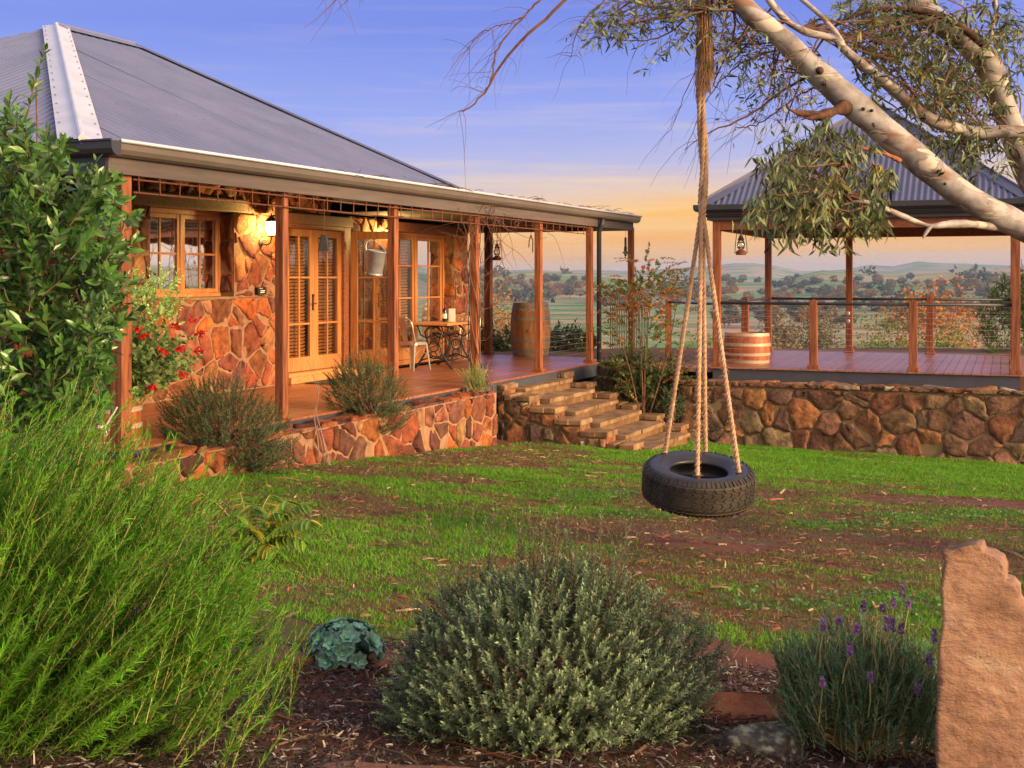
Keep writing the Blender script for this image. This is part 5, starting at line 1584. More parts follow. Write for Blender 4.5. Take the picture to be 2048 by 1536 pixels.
for (z0, sg) in ((1.5, 1), (1.0, 1), (1.9, -1), (.6, 1), (1.7, 1)):
    p = [H(7.36, .08, z0)]; dv = H(.1 * sg, .03, .06) - H(0, 0, 0)
    for q in range(9):
        dv = dv + rng.normal(0, .03, 3); p.append(p[-1] + dv * .8)
    m.tube(p, [.004, .0015], 4)
solo(m, 'bare_vine', M['twig'], 'leafless brown vine twisting up the verandah post above the green herb', 'vine')

# ------------------------------------------------------------------ maple and bed plants between steps and gazebo
c0 = P(1288, 815, 20.2); c0[2] = float(zg(c0[0], c0[1]))
t = plant('maple_tree', 'slender young maple with green and orange leaves beside the stone steps', 'tree', c0)
lm, sm = MB(), MB()
STAR = (np.array([(0, 0, 0), (.5, .35, .05), (.15, .5, .02), (0, 1, -.05), (-.15, .5, .02), (-.5, .35, .05)]), [(0, 1, 2), (0, 2, 4), (2, 3, 4), (0, 4, 5)])
tips = []
for k in range(4):
    top = P(1288 + (k - 1.5) * 45 + rng.normal(0, 8), 560 + rng.uniform(-40, 40), 20.2 + rng.normal(0, .4))
    m_ = c0 * .5 + top * .5 + rng.normal(0, .06, 3)
    path = [c0 + rng.normal(0, .02, 3), c0 * .75 + m_ * .25 + A(0, 0, .1), m_, top]
    sm.tube(path, [.02, .012, .005], 6); tips.append((c0, m_, top))
blob = [((1290, 555), (60, 60), 70), ((1250, 600), (55, 45), 60), ((1320, 600), (70, 60), 70), ((1285, 680), (95, 70), 90), ((1310, 760), (75, 50), 55), ((1225, 570), (25, 22), 14), ((1350, 560), (40, 40), 26), ((1240, 740), (35, 40), 24)]
for (cxp, cyp), (rx, ry), cnt in blob:
    a = rng.uniform(0, 6.28, cnt); q = np.sqrt(rng.uniform(0, 1, cnt))
    pts = np.stack([P(cxp + math.cos(a_) * q_ * rx, cyp + math.sin(a_) * q_ * ry, 20.2 + rng.normal(0, .35)) for a_, q_ in zip(a, q)])
    dr = unit(np.stack([(pts[:, 0] - c0[0]) * 1.4, rng.normal(0, .6, cnt), rng.uniform(-.1, .7, cnt)], -1))
    ln = rng.uniform(.18, .4, cnt)
    hz = np.clip((pts[:, 2] - .1) / 1.0, 0, 1)
    for i_ in range(cnt):
        orange = rng.uniform() < .55 * hz[i_] * (1 - .6 * (pts[i_, 2] > 1.35)) + .06
        col = A(.36, .13, .03) if orange else A(.10, .145, .03)
        if orange and rng.uniform() < .4: col = A(.30, .19, .04)
        shoots(lm, sm, pts[i_:i_ + 1] - dr[i_:i_ + 1] * ln[i_] * .5, dr[i_:i_ + 1], ln[i_:i_ + 1], 13, STAR, .055, .042, 1.15, sag=.2, t0=.1, col=col, stemr=.003, var=.3, every=1)
lm.build('crown', M['maple'], t, fix=False); sm.build('trunk', M['twig'], t, fix=False)
def hedge(label, pts_px, Y0, n, col, name='low_shrub', ll=.07, lw=.032, L=(.18, .35), cat='shrub', m_='maple'):
    t = None
    lm, sm = MB(), MB()
    P_ = []
    for (x_, y_, rx, ry, w_) in pts_px:
        k = int(n * w_)
        a = rng.uniform(0, 6.28, k); q = np.sqrt(rng.uniform(0, 1, k))
        P_ += [P(x_ + math.cos(a_) * q_ * rx, y_ + math.sin(a_) * q_ * ry, Y0 + rng.normal(0, .3)) for a_, q_ in zip(a, q)]
    P_ = np.array(P_); k = len(P_)
    lo = P_.mean(0); lo[2] = P_[:, 2].min()
    t = plant(name, label, cat, lo)
    dr = unit(rng.normal(0, .5, (k, 3)) + A(0, -.15, .6)); ln = rng.uniform(*L, k)
    shoots(lm, sm, P_ - dr * ln[:, None] * .5, dr, ln, 14, OVATE, ll, lw, 1.0, t0=.1, col=col, tip=A(*col) * 1.4, stemr=.004, var=.3)
    lm.build('foliage', M[m_], t, fix=False); sm.build('stem', M['twig'], t, fix=False)['kind'] = 'stuff'
hedge('dark green leafy shrub filling the bed under the maple', [(1250, 760, 60, 45, .4), (1320, 780, 60, 40, .4), (1290, 740, 80, 25, .2)], 20.9, 300, (.04, .075, .022))
hedge('small dark plant tucked at the corner of the gazebo wall', [(1345, 815, 22, 30, 1)], 20.3, 40, (.04, .09, .035), 'bed_plant', cat='plant')
hedge('bright green wattle like shrub behind the far right of the gazebo', [(2010, 650, 50, 80, .8), (2045, 600, 30, 60, .4)], 27, 150, (.07, .13, .03), 'green_shrub', ll=.16, lw=.03, L=(.4, .8))
hedge('dark shrub growing just behind the far edge of the verandah deck', [(990, 690, 60, 26, .5), (1130, 685, 60, 26, .5)], 27.5, 180, (.05, .085, .03), 'green_shrub', ll=.14, lw=.05, L=(.3, .6))

# ------------------------------------------------------------------ spotted gum overhead
YT = 8.6
root = P(2250, 560, YT)
gum = plant('gum_tree', 'old smooth barked gum tree leaning over the lawn from the right with hanging leaves', 'tree', A(root[0] + .35, YT, float(zg(root[0] + .35, YT))))
def spl(pts, n):
    p = np.array(pts, float); m_ = len(p); t_ = np.linspace(0, m_ - 1, n); out_ = []
    pp = np.concatenate([[2 * p[0] - p[1]], p, [2 * p[-1] - p[-2]]])
    for q in t_:
        i_ = min(int(q), m_ - 2); f = q - i_
        a, b, c, d = pp[i_], pp[i_ + 1], pp[i_ + 2], pp[i_ + 3]
        out_.append(.5 * (2 * b + (c - a) * f + (2 * a - 5 * b + 4 * c - d) * f * f + (3 * b - a - 3 * c + d) * f ** 3))
    return np.array(out_)
def limb(px, rads, n=60, sides=18, wob=.0, name='limb', m_='bark'):
    """px: (x, y, distance) along the limb; rads in px at that place"""
    pts = spl([P(*q) for q in px], n)
    r_ = np.interp(np.linspace(0, 1, n), np.linspace(0, 1, len(rads)), rads) * YT / FPX * .93
    r_ = r_ * (1 + .05 * np.sin(np.linspace(0, 23, n)) * wob + .06 * wob * np.sin(np.linspace(1, 9, n)))
    m = MB(); m.tube(pts, r_, sides)
    v = m.v[0]
    d = np.array([mnoise.noise(Vector(q * 6)) * .010 + mnoise.noise(Vector(q * 17)) * .004 for q in v])
    ctr = np.repeat(pts, sides, 0)
    m.v[0] = v + unit(v - ctr) * (d * wob)[:, None]
    return m.build(name, M[m_], gum, smooth=True), pts
trunk_px = [(2310, 1200, 8.75), (2300, 900, 8.7), (2250, 640, 8.65), (2150, 510, 8.6), (2048, 455, 8.55), (1960, 412, 8.5), (1895, 367, 8.5), (1758, 252, 8.5), (1656, 164, 8.5), (1570, 84, 8.5), (1490, 15, 8.5), (1410, -60, 8.55), (1330, -140, 8.6)]
l1, p1 = limb(trunk_px, [50, 48, 42, 34, 29, 30, 32, 30, 27, 23, 20, 17, 14], 110, 22, 1.0, 'trunk')
l2, p2 = limb([(2290, 760, 8.75), (2180, 560, 9.2), (2100, 430, 9.3), (2050, 335, 9.3), (2027, 270, 9.3), (2000, 200, 9.3), (1975, 130, 9.3), (1940, 92, 9.3), (1880, 45, 9.3), (1830, 5, 9.4), (1770, -60, 9.5)], [40, 34, 30, 29, 30, 32, 30, 27, 26, 24, 20], 80, 20, 1.0)
l3, p3 = limb([(2200, 330, 9.0), (2048, 268, 8.9), (1946, 264, 8.9), (1861, 238, 8.8), (1785, 178, 8.8), (1690, 99, 8.7), (1676, 80, 8.7), (1614, 64, 8.7), (1574, 42, 8.7), (1539, 0, 8.7), (1515, -40, 8.7)], [17, 15, 14, 14, 12.5, 11, 8, 9, 8, 7, 6], 80, 14, .8)
limb([(1690, 100, 8.7), (1672, 66, 8.7), (1640, 30, 8.7), (1605, 0, 8.75), (1570, -30, 8.8)], [7, 6, 6, 5, 4], 24, 10, .5)
l4, p4 = limb([(1973, 95, 9.1), (1908, 44, 9.0), (1833, 20, 9.0), (1751, 20, 9.0), (1690, 40, 9.0), (1640, 75, 9.0)], [9, 8, 7, 6, 4, 2], 36, 10, .6, m_='deadwood')
limb([(1980, 88, 9.2), (1984, 55, 9.2), (1992, 25, 9.2), (1988, -20, 9.2)], [6, 5, 5, 4], 16, 10, .4)
l5, p5 = limb([(2080, 478, 8.64), (2010, 456, 8.56), (1978, 452, 8.48), (1936, 448, 8.34), (1896, 449, 8.25), (1860, 452, 8.2), (1826, 441, 8.2), (1795, 428, 8.15), (1758, 412, 8.1), (1730, 404, 8.1), (1700, 405, 8.1), (1650, 425, 8.1)], [9, 8.5, 9, 8, 7, 7, 5.5, 5, 3.5, 1.5], 50, 12, .9)
limb([(1862, 452, 8.2), (1852, 466, 8.15), (1846, 476, 8.12)], [5, 4, 1.5], 10, 8, .3)
limb([(1700, 206, 8.5), (1672, 222, 8.38), (1640, 231, 8.3), (1600, 226, 8.25), (1580, 220, 8.2), (1571, 206, 8.2)], [15, 11, 9.5, 7, 5, 2], 40, 12, 2.2, 'dead_stub', 'deadwood')
limb([(1660, 226, 8.3), (1622, 236, 8.22), (1598, 233, 8.2), (1588, 226, 8.2)], [6, 5, 3, 1], 20, 8, 1.5, 'dead_stub', 'deadwood')
limb([(1800, 322, 8.42), (1765, 306, 8.35), (1725, 296, 8.3), (1690, 287, 8.3)], [6, 5, 4.5, 1.5], 24, 8, .8, 'dead_stub', 'rock')
# collar and knots
m = MB()
for (x_, y_, rr_) in ((1692, 207, 19), (1868, 346, 5), (1880, 370, 3), (1632, 146, 8), (1640, 172, 4), (1718, 222, 5), (1735, 225, 4)):
    c = P(x_, y_, 8.5) + A(0, -.105 if rr_ < 10 else -.06, 0)
    m.lathe([(0, .012), (rr_ * .5 * YT / FPX, .010), (rr_ * YT / FPX, -.02)], c, 10, ax=(-.2, -1, -.1))
m.build('knot', M['deadwood'], gum, smooth=True)

lm, sm, tm = MB(), MB(), MB()
def spray(starts, ell, Y0, cnt, nl, lsz=.085, hang=.7, thick=1.0, spreadY=.35, tw=True, sag=.25):
    """twigs from limb points `starts` to random tips in the pixel ellipse, leaves on the outer part"""
    (cxp, cyp), (rx, ry) = ell
    for k in range(cnt):
        a = rng.uniform(0, 6.28); q = math.sqrt(rng.uniform(0, 1))
        tip = P(cxp + math.cos(a) * q * rx, cyp + math.sin(a) * q * ry, Y0 + rng.normal(0, spreadY))
        s0 = starts[rng.integers(len(starts))]
        dist = np.linalg.norm(tip - s0)
        # start of the fine twig: part of the way, so twigs fork off shared branches
        b = s0 + (tip - s0) * rng.uniform(.35, .7) + rng.normal(0, .06 * dist, 3) + A(0, 0, .06)
        tt = np.linspace(0, 1, 9)[:, None]
        m_ = (b + tip) / 2 + rng.normal(0, .08, 3) * dist + A(0, 0, sag * .4 * dist)
        path = (1 - tt) ** 2 * b + 2 * tt * (1 - tt) * m_ + tt ** 2 * tip
        path = path + rng.normal(0, .006, path.shape)
        tm.tube(path, [.0024 * thick, .0009], 4, caps=False)
        if rng.uniform() < .14:
            pth = np.stack([s0, s0 * .6 + b * .4 + rng.normal(0, .03, 3) + A(0, 0, .03), b, path[2]])
            tm.tube(spl(pth, 9), [.009 * thick, .004 * thick], 5, caps=False)
        if nl == 0: continue
        f = rng.uniform(.25, 1.0, nl)
        pos = np.stack([np.interp(f, tt[:, 0], path[:, i_]) for i_ in range(3)], -1) + rng.normal(0, .012, (nl, 3))
        yd = rand_dirs(nl) * .8 + A(0, 0, -hang)
        lm.scatter(SICK, pos, yd, rand_dirs(nl), lsz * rng.uniform(.6, 1.25, nl), lsz * .2 * rng.uniform(.7, 1.2, nl), shade(nl, (1, 1, 1), .42) * (A(1.5, 1.1, .6) if rng.uniform() < .08 else 1))
s5 = [p5[i_] for i_ in (34, 40, 44, 48)]
s1 = [p1[i_] for i_ in range(52, 80, 3)]
# the big hanging clump in front of the gazebo roof
for (c_, rd_, cnt) in (((1635, 340), (135, 100), 46), ((1585, 415), (105, 65), 34), ((1690, 430), (85, 62), 28), ((1530, 410), (60, 70), 24), ((1645, 268), (90, 40), 18), ((1750, 375), (45, 95), 20), ((1555, 330), (60, 50), 12), ((1500, 445), (40, 40), 8), ((1765, 445), (30, 40), 7), ((1620, 490), (100, 16), 10)):
    spray(s5 + [P(1700, 330, 8.3)], (c_, rd_), 8.2, cnt, 13, .095, hang=1.0, spreadY=.5)
spray(s5, ((1570, 475), (60, 18)), 8.2, 12, 7, .085)
# right hand crown
s3 = [p3[i_] for i_ in range(8, 60, 5)]; s2 = [p2[i_] for i_ in range(20, 78, 5)]
for (c_, rd_, cnt) in (((1830, 150), (100, 95), 64), ((1760, 90), (75, 75), 38), ((1930, 230), (70, 90), 55), ((1960, 60), (90, 70), 30), ((2030, 60), (40, 80), 24), ((1900, 300), (90, 40), 36), ((1950, 340), (70, 60), 26), ((1690, 40), (60, 40), 30), ((1780, 20), (80, 30), 30), ((2040, 230), (30, 70), 12)):
    spray(s2 + s3, (c_, rd_), 9.1, cnt, 14, .085)
# open twiggy left part
s4 = [p1[i_] for i_ in range(70, 100, 4)] + [p3[i_] for i_ in range(45, 80, 6)]
for (c_, rd_, cnt, nl) in (((1440, 90), (75, 65), 38, 8), ((1335, 45), (70, 50), 30, 8), ((1560, 190), (90, 70), 40, 5), ((1500, 150), (60, 60), 26, 5), ((1390, 15), (100, 30), 22, 9), ((1560, 300), (60, 60), 12, 4), ((1640, 220), (40, 60), 10, 5), ((1200, 60), (60, 40), 26, 7), ((1150, 85), (40, 30), 10, 6), ((1240, 85), (40, 20), 12, 7), ((1300, 130), (60, 30), 8, 6), ((1470, 270), (70, 50), 12, 1)):
    st_ = s4 if c_[0] > 1420 else [P(1330, -20, 8.6), P(1420, 20, 8.5), P(1300, 0, 8.7), P(1480, 20, 8.5)]
    spray(st_, (c_, rd_), 8.7, cnt, nl, .08, hang=.55)
def bough(px, r0, r1, n=26):
    pts = spl([P(*q) for q in px], n) + rng.normal(0, .004, (n, 3))
    tm.tube(pts, [r0, r1], 6, caps=False); return pts
bs = []
bs.append(bough([(1160, -30, 8.8), (1100, 30, 8.8), (1040, 85, 8.8), (995, 140, 8.8), (975, 180, 8.8), (950, 205, 8.8), (930, 222, 8.8), (918, 221, 8.8)], .014, .004))
bs.append(bough([(1110, -20, 8.9), (1070, 10, 8.9), (1045, 35, 8.9), (1010, 75, 8.9), (990, 110, 8.85), (985, 150, 8.8), (975, 178, 8.8)], .009, .005))
bs.append(bough([(1050, 30, 8.9), (1020, 45, 8.9), (985, 55, 8.9), (950, 75, 8.9), (935, 110, 8.9)], .006, .002))
bs.append(bough([(1230, -20, 8.8), (1180, 30, 8.8), (1150, 75, 8.8), (1143, 116, 8.8)], .008, .002))
bs.append(bough([(1420, -10, 8.6), (1330, 70, 8.7), (1250, 80, 8.7), (1200, 65, 8.8)], .008, .002))
bs.append(bough([(1640, 112, 8.5), (1560, 100, 8.7), (1480, 130, 8.8), (1420, 190, 8.8), (1370, 300, 8.8)], .010, .002))
bs.append(bough([(1660, 130, 8.5), (1570, 180, 8.7), (1490, 235, 8.7), (1420, 265, 8.7), (1368, 300, 8.7)], .012, .002))
bs.append(bough([(1660, 160, 8.6), (1600, 190, 8.8), (1520, 245, 8.8), (1470, 255, 8.8)], .008, .003))
bs.append(bough([(1500, 40, 8.6), (1470, 90, 8.7), (1400, 130, 8.7), (1340, 260, 8.7)], .008, .002))
for b in bs:
    for k in range(13):
        i_ = rng.integers(4, len(b)); p_ = [b[i_]]; dv = rng.normal(0, .035, 3) + A(-.035, 0, -.01)
        for q in range(5):
            dv = dv * .92 + rng.normal(0, .010, 3) - A(0, 0, .010); p_.append(p_[-1] + dv)
        tm.tube(p_, [.0018, .0007], 4, caps=False)
# hanging twigs at the very top left of the frame
for k in range(16):
    p_ = [P(690 + rng.normal(0, 22), -20, 8.8)]; dv = rng.normal(0, .03, 3) * A(1, 1, .3) + A(-.01, 0, -.05)
    for q in range(rng.integers(2, 5)):
        dv = dv + rng.normal(0, .02, 3); p_.append(p_[-1] + dv)
    tm.tube(p_, [.0022, .001], 4, caps=False)
bough([(760, -60, 8.8), (720, -25, 8.8), (690, 5, 8.8), (665, 30, 8.8)], .006, .001)
lm.build('crown', M['gum_leaf'], gum, fix=False)
tm.build('twigs', M['twig'], gum, fix=False)['kind'] = 'stuff'

# ------------------------------------------------------------------ tyre swing
TC = P(1396, 966, 8.6)
tilt = R(10)
TA = unit(A(.035, -math.sin(tilt), math.cos(tilt)))          # axis of the tyre leaning a little towards the camera
tsw = thing('tyre_swing', 'old black tyre swing hung flat on four twisted ropes above the lawn', 'tyre swing', tuple(TC))
RO, HW = .372, .118
m = MB()
prof = [(RO - .012, -HW * .86), (RO, -HW * .6), (RO + .004, 0), (RO, HW * .6), (RO - .012, HW * .86), (RO - .03, HW), (RO - .07, HW * 1.08), (RO - .12, HW * 1.02), (RO - .155, HW * .84), (RO - .165, HW * .80), (RO - .175, HW * .74), (RO - .172, HW * .60),
        (RO - .13, HW * .62), (RO - .06, HW * .7), (RO - .035, HW * .3), (RO - .035, -HW * .3), (RO - .06, -HW * .7), (RO - .13, -HW * .62), (RO - .172, -HW * .6), (RO - .175, -HW * .74), (RO - .155, -HW * .84), (RO - .12, -HW * 1.02), (RO - .07, -HW * 1.08), (RO - .03, -HW)]
m.lathe(prof, TC, 96, ax=TA, close=True)
tyre = m.build('tyre', M['rubber'], tsw, smooth=True)
xa = unit(np.cross(A(0, 1, 0), TA)); ya = np.cross(TA, xa)
def tp(r_, a, h): return TC + r_ * (math.cos(a) * xa + math.sin(a) * ya) + h * TA
m = MB()
NB = 36
m.lathe([(RO + .0035, -HW * .78), (RO + .0055, 0), (RO + .0035, HW * .78)], TC, 96, ax=TA, caps=False)
m.build('groove', M['groove'], tyre, smooth=True)
m = MB()
for row, (h0, h1, sh) in enumerate(((-.78, -.47, 0), (-.43, -.13, .5), (-.09, .17, 0), (.21, .47, .5), (.51, .80, 0))):
    for k in range(NB):
        a0 = 2 * PI * (k + sh + .06) / NB; a1 = 2 * PI * (k + sh + .90) / NB
        sk = .25 * 2 * PI / NB * (1 if row % 2 else -1)
        v = []
        for rr_ in (RO - .01, RO + .013):
            v += [tp(rr_ - (.010 if abs(h0) > .7 else 0), a0, h0 * HW), tp(rr_ - (.010 if abs(h0) > .7 else 0), a1, h0 * HW), tp(rr_, a1 + sk, (h0 + h1) / 2 * HW + .004), tp(rr_ - (.010 if abs(h1) > .7 else 0), a1, h1 * HW), tp(rr_ - (.010 if abs(h1) > .7 else 0), a0, h1 * HW), tp(rr_, a0 + sk, (h0 + h1) / 2 * HW + .004)]
        m.raw(v, [tuple(range(6)), tuple(range(6, 12))] + [(i_, (i_ + 1) % 6, 6 + (i_ + 1) % 6, 6 + i_) for i_ in range(6)])
for k in range(NB * 2):                                     # shoulder lugs reaching over both sidewalls
    a0 = 2 * PI * (k + .12) / NB / 2; a1 = 2 * PI * (k + .78) / NB / 2
    ln_ = .036 if k % 2 else .024
    for sg in (-1, 1):
        v = [tp(RO + .008, a0, sg * HW * .80), tp(RO + .008, a1, sg * HW * .80), tp(RO - ln_, a1, sg * HW * 1.06), tp(RO - ln_, a0, sg * HW * 1.06),
             tp(RO - .014, a0, sg * HW * .70), tp(RO - .014, a1, sg * HW * .70), tp(RO - ln_, a1, sg * HW * .95), tp(RO - ln_, a0, sg * HW * .95)]
        m.raw(v, [(0, 1, 2, 3), (0, 4, 5, 1), (1, 5, 6, 2), (2, 6, 7, 3), (3, 7, 4, 0)])
m.build('tread', M['tread'], tyre)
JN = P(1404, 430, 8.6)
TOP = P(1406, -50, 8.6)
att = []
for (x_, y_) in ((1328, 905), (1411, 903), (1394, 952), (1480, 946)):
    # intersect the view ray with the upper sidewall plane
    d_ = P(x_, y_, 1.0) - A(0, 0, CZ); o_ = A(0, 0, CZ)
    h_ = HW * 1.06
    t_ = np.dot(TC + h_ * TA - o_, TA) / np.dot(d_, TA); att.append(o_ + d_ * t_)
for k, e_ in enumerate(att):
    ph = [2.6, .9, 4.2, 5.6][k]
    zt = np.linspace(0, 1, 150)[:, None]
    up_ = JN + (TOP - JN) * zt
    ang = ph + zt[:, 0] * 6.5
    rad = .0175 * np.minimum(1, .55 + zt[:, 0] * 6) * (1 + .12 * np.sin(zt[:, 0] * 21 + k))
    up_ = up_ + np.stack([np.cos(ang) * rad, np.sin(ang) * rad, 0 * ang], -1) + np.stack([.012 * np.sin(zt[:, 0] * 9), 0 * ang, 0 * ang], -1)
    j0 = up_[0]
    zl = np.linspace(0, 1, 120)[:, None]
    e2 = e_ + A(0, 0, -.05)
    low = e2 + (j0 - e2) * zl + A(0, 0, -.03) * (zl * (1 - zl)) * 2
    path = np.concatenate([low[:-1], up_])
    m = MB()
    n = len(path); seg = np.linalg.norm(np.diff(path, axis=0), axis=1); s_ = np.concatenate([[0], np.cumsum(seg)])
    tn = unit(np.gradient(path, axis=0)); e1 = unit(np.cross(tn, A(.2, 1, .1))); ee = np.cross(tn, e1)
    n2 = 520; q = np.linspace(0, s_[-1], n2)
    path2 = np.stack([np.interp(q, s_, path[:, i_]) for i_ in range(3)], -1)
    e1 = np.stack([np.interp(q, s_, e1[:, i_]) for i_ in range(3)], -1); ee = np.stack([np.interp(q, s_, ee[:, i_]) for i_ in range(3)], -1)
    dk = .72 + .28 * np.clip(1 - (q - 1.7) / .9, 0, 1)      # old dry rope above, fresher fibre below
    for st_ in range(3):
        a = q * 2 * PI / .115 + st_ * 2 * PI / 3
        sp_ = path2 + .0078 * (np.cos(a)[:, None] * e1 + np.sin(a)[:, None] * ee)
        i0 = m.n
        m.tube(sp_, .0092, 6)
        m.c[-1] = np.repeat(dk[:, None] * np.ones(3), 6, 0)
    rope = m.build('rope', M['rope'], tsw, smooth=True)
    m = MB()                                                # frayed fibres on the lower metre
    for f in range(330):
        i_ = rng.integers(2, 190) if rng.uniform() < .75 else rng.integers(2, 60)
        a = rng.uniform(0, 6.28); rd_ = math.cos(a) * e1[i_] + math.sin(a) * ee[i_]
        b_ = path2[i_] + rd_ * .016; d_ = rd_ * rng.uniform(.006, .020) + A(*rng.normal(0, .008, 3)) - A(0, 0, .008)
        m.tube([b_, b_ + d_], [.0014, .0006], 3, caps=False)
    m.build('fibre', M['rope'], rope, fix=False)['kind'] = 'stuff'
    m = MB(); m.lathe([(.030, .002), (.030, .006), (.012, .010), (0, .010)], e_ - TA * .004, 14, ax=TA); m.build('washer', M['black'], tsw)
m = MB()                                                    # shaggy unravelled twine at the top
for f in range(520):
    a = rng.uniform(0, 6.28); z0 = rng.uniform(3.1, 3.6); rd_ = rng.uniform(.026, .05)
    x0 = TOP[0] + math.cos(a) * rd_ + .012; y0 = 8.6 + math.sin(a) * rd_
    ln_ = rng.uniform(.2, .75)
    if z0 - ln_ < 2.75: ln_ = z0 - rng.uniform(2.72, 3.05)
    m.tube([A(x0, y0, z0), A(x0 + rng.normal(0, .008), y0, z0 - ln_ / 2), A(x0 + rng.normal(0, .018), y0 + rng.normal(0, .01), z0 - ln_)], [.0032, .0015], 4, caps=False, col=A(1, .92, .85) * rng.uniform(.35, .8))
m.build('frayed_twine', M['rope'], tsw, fix=False)['kind'] = 'stuff'

# ------------------------------------------------------------------ things hanging along the verandah and gazebo
def wire(m, p0, p1, rad=.003): m.tube([p0, (p0 + p1) / 2 + A(.004, 0, 0), p1], rad, 5)
def hpt(px, py, v):
    """house point on plane v seen at pixel (px, py)"""
    us = np.linspace(-1, 15, 4000); q = H.o[None] + us[:, None] * UD + v * ND
    i_ = np.argmin(abs(1024 + FPX * q[:, 0] / q[:, 1] - px)); return A(q[i_, 0], q[i_, 1], CZ - (py - HZ) / FPX * q[i_, 1])
c = hpt(751, 525, .06)
t = thing('hanging_bucket', 'dented galvanised steel bucket hanging on a wire hook below the verandah beam', 'bucket', tuple(c))
ax = unit(A(.13, -.10, 1))
m = MB(); m.lathe([(.098, -.155), (.10, -.15), (.112, .13), (.118, .135), (.118, .145), (.110, .146), (.096, -.14), (0, -.14)], c, 28, ax=ax); m.lathe([(.103, -.158), (.106, -.13), (.103, -.128)], c, 28, ax=ax)
m.build('body', M['galv'], t, smooth=True)
m = MB(); aa = np.linspace(0, PI, 15); ba = unit(A(1, .3, -.1))
m.tube([c + ax * .12 + ba * .118 * math.cos(q) * -1 + unit(A(-.35, -.1, 1)) * .16 * math.sin(q) for q in aa], .005, 6); m.build('handle', M['galv'], t)
m = MB(); hk = c + ax * .12 + unit(A(-.35, -.1, 1)) * .16
tp_ = hpt(752, 424, .085); m.tube([hk + A(.01, 0, -.015), hk + A(-.01, 0, .0), hk + A(0, 0, .03), tp_ - A(0, 0, .04), tp_, tp_ + A(.02, 0, .015), tp_ + A(.03, 0, -.02)], .004, 6); m.build('hook', M['rust'], t)
c = hpt(648, 487, .06)
t = thing('cow_bell', 'rusty dark cow bell hanging on a cord from the climbing grid', 'bell', tuple(c))
m = MB(); wv = []
for (hx, hy, z) in ((.034, .022, .10), (.060, .040, -.085)):
    wv += [c + A(-hx, -hy, z), c + A(hx, -hy, z), c + A(hx, hy, z), c + A(-hx, hy, z)]
m.raw(wv, [(0, 1, 2, 3), (0, 4, 5, 1), (1, 5, 6, 2), (2, 6, 7, 3), (3, 7, 4, 0)])
m.build('bell', M['black'], t, bevel=.008)
m = MB(); m.tube([c + A(-.015, 0, .098), c + A(-.012, 0, .13), c + A(.012, 0, .13), c + A(.015, 0, .098)], .004, 6); wire(m, c + A(0, 0, .13), hpt(648, 400, .085)); m.build('cord', M['twig'], t)
m = MB(); m.tube([c + A(0, 0, -.07), c + A(0, 0, -.12)], .005, 6); m.build('clapper', M['rust'], t)
def lantern(label, c, h, mtop):
    t = thing('hurricane_lantern', label, 'lantern', tuple(c), 'hanging hurricane lanterns')
    w_ = h * .27
    m = MB(); m.lathe([(w_ * .75, -h * .5), (w_ * .8, -h * .48), (w_ * .8, -h * .36), (w_ * .45, -h * .30), (w_ * .3, -h * .26)], c, 16); m.build('fuel_tank', M['rust'], t)
    m = MB(); m.lathe([(w_ * .42, -h * .25), (w_ * .62, -h * .08), (w_ * .40, h * .12)], c, 16); m.build('glass', M['lglass'], t, smooth=True)
    m = MB(); m.lathe([(w_ * .45, h * .12), (w_ * .5, h * .16), (w_ * .3, h * .25), (w_ * .3, h * .32), (0, h * .34)], c, 14); m.build('chimney', M['black'], t)
    m = MB()
    m.tube([c + A(-w_ * .95, 0, -h * .42), c + A(-w_ * .9, 0, -h * .1), c + A(-w_ * .62, 0, h * .5), c + A(w_ * .62, 0, h * .5), c + A(w_ * .9, 0, -h * .1), c + A(w_ * .95, 0, -h * .42)], h * .018, 6)
    m.tube([c + A(0, 0, h * .5), c + A(0, 0, h * .3)], h * .03, 6)
    m.tube([c + A(-w_ * .95, 0, -h * .42), c + A(w_ * .95, 0, -h * .42)], h * .018, 6)
    for z in (-.2, 0): m.lathe([(w_ * .6, h * z), (w_ * .62, h * z + .006), (w_ * .6, h * z + .012)], c, 16)
    wire(m, c + A(0, 0, h * .5), A(c[0], c[1], mtop), .004); m.build('wire_frame', M['black'], t)
c = P(994, 501, 24.2); lantern('small dark hurricane lantern hanging at the far side of the verandah', c, .38, 2.40)
c = G(.45, .02, 0); c = P(1482, 486, c[1]); lantern('brass based hurricane lantern hanging from the gazebo beam', c, .40, 2.31)
c = P(1251, 500, 24.0)
m = MB(); wire(m, c + A(0, 0, .24), A(c[0], c[1], 2.40)); m.tube([c + A(0, 0, .24), c + A(0, 0, .05)], .022, 8); m.lathe([(.02, -.12), (.03, -.05), (.03, .06), (.015, .08)], c, 10)
m.tube([c + A(-.055, 0, -.05), c + A(.055, 0, -.05)], .018, 8); m.tube([c + A(.055, 0, -.05), c + A(.055, 0, -.09)], .01, 6); m.tube([c + A(0, 0, -.12), c + A(0, 0, -.17)], .008, 6)
solo(m, 'hand_drill', M['black'], 'old black hand tool hanging on a wire beside the end verandah post', 'tool')
c = P(1062, 485, 20.0)
m = MB(); wire(m, c + A(0, 0, .1), A(c[0], c[1], 2.42)); m.tube([c + A(0, 0, .12), c + A(-.03, 0, .02), c + A(-.035, 0, -.08)], .009, 6); m.tube([c + A(0, 0, .12), c + A(.03, 0, .02), c + A(.025, 0, -.16)], .009, 6)
solo(m, 'iron_tongs', M['black'], 'pair of black iron tongs hanging beside the verandah post near the barrel', 'tool')

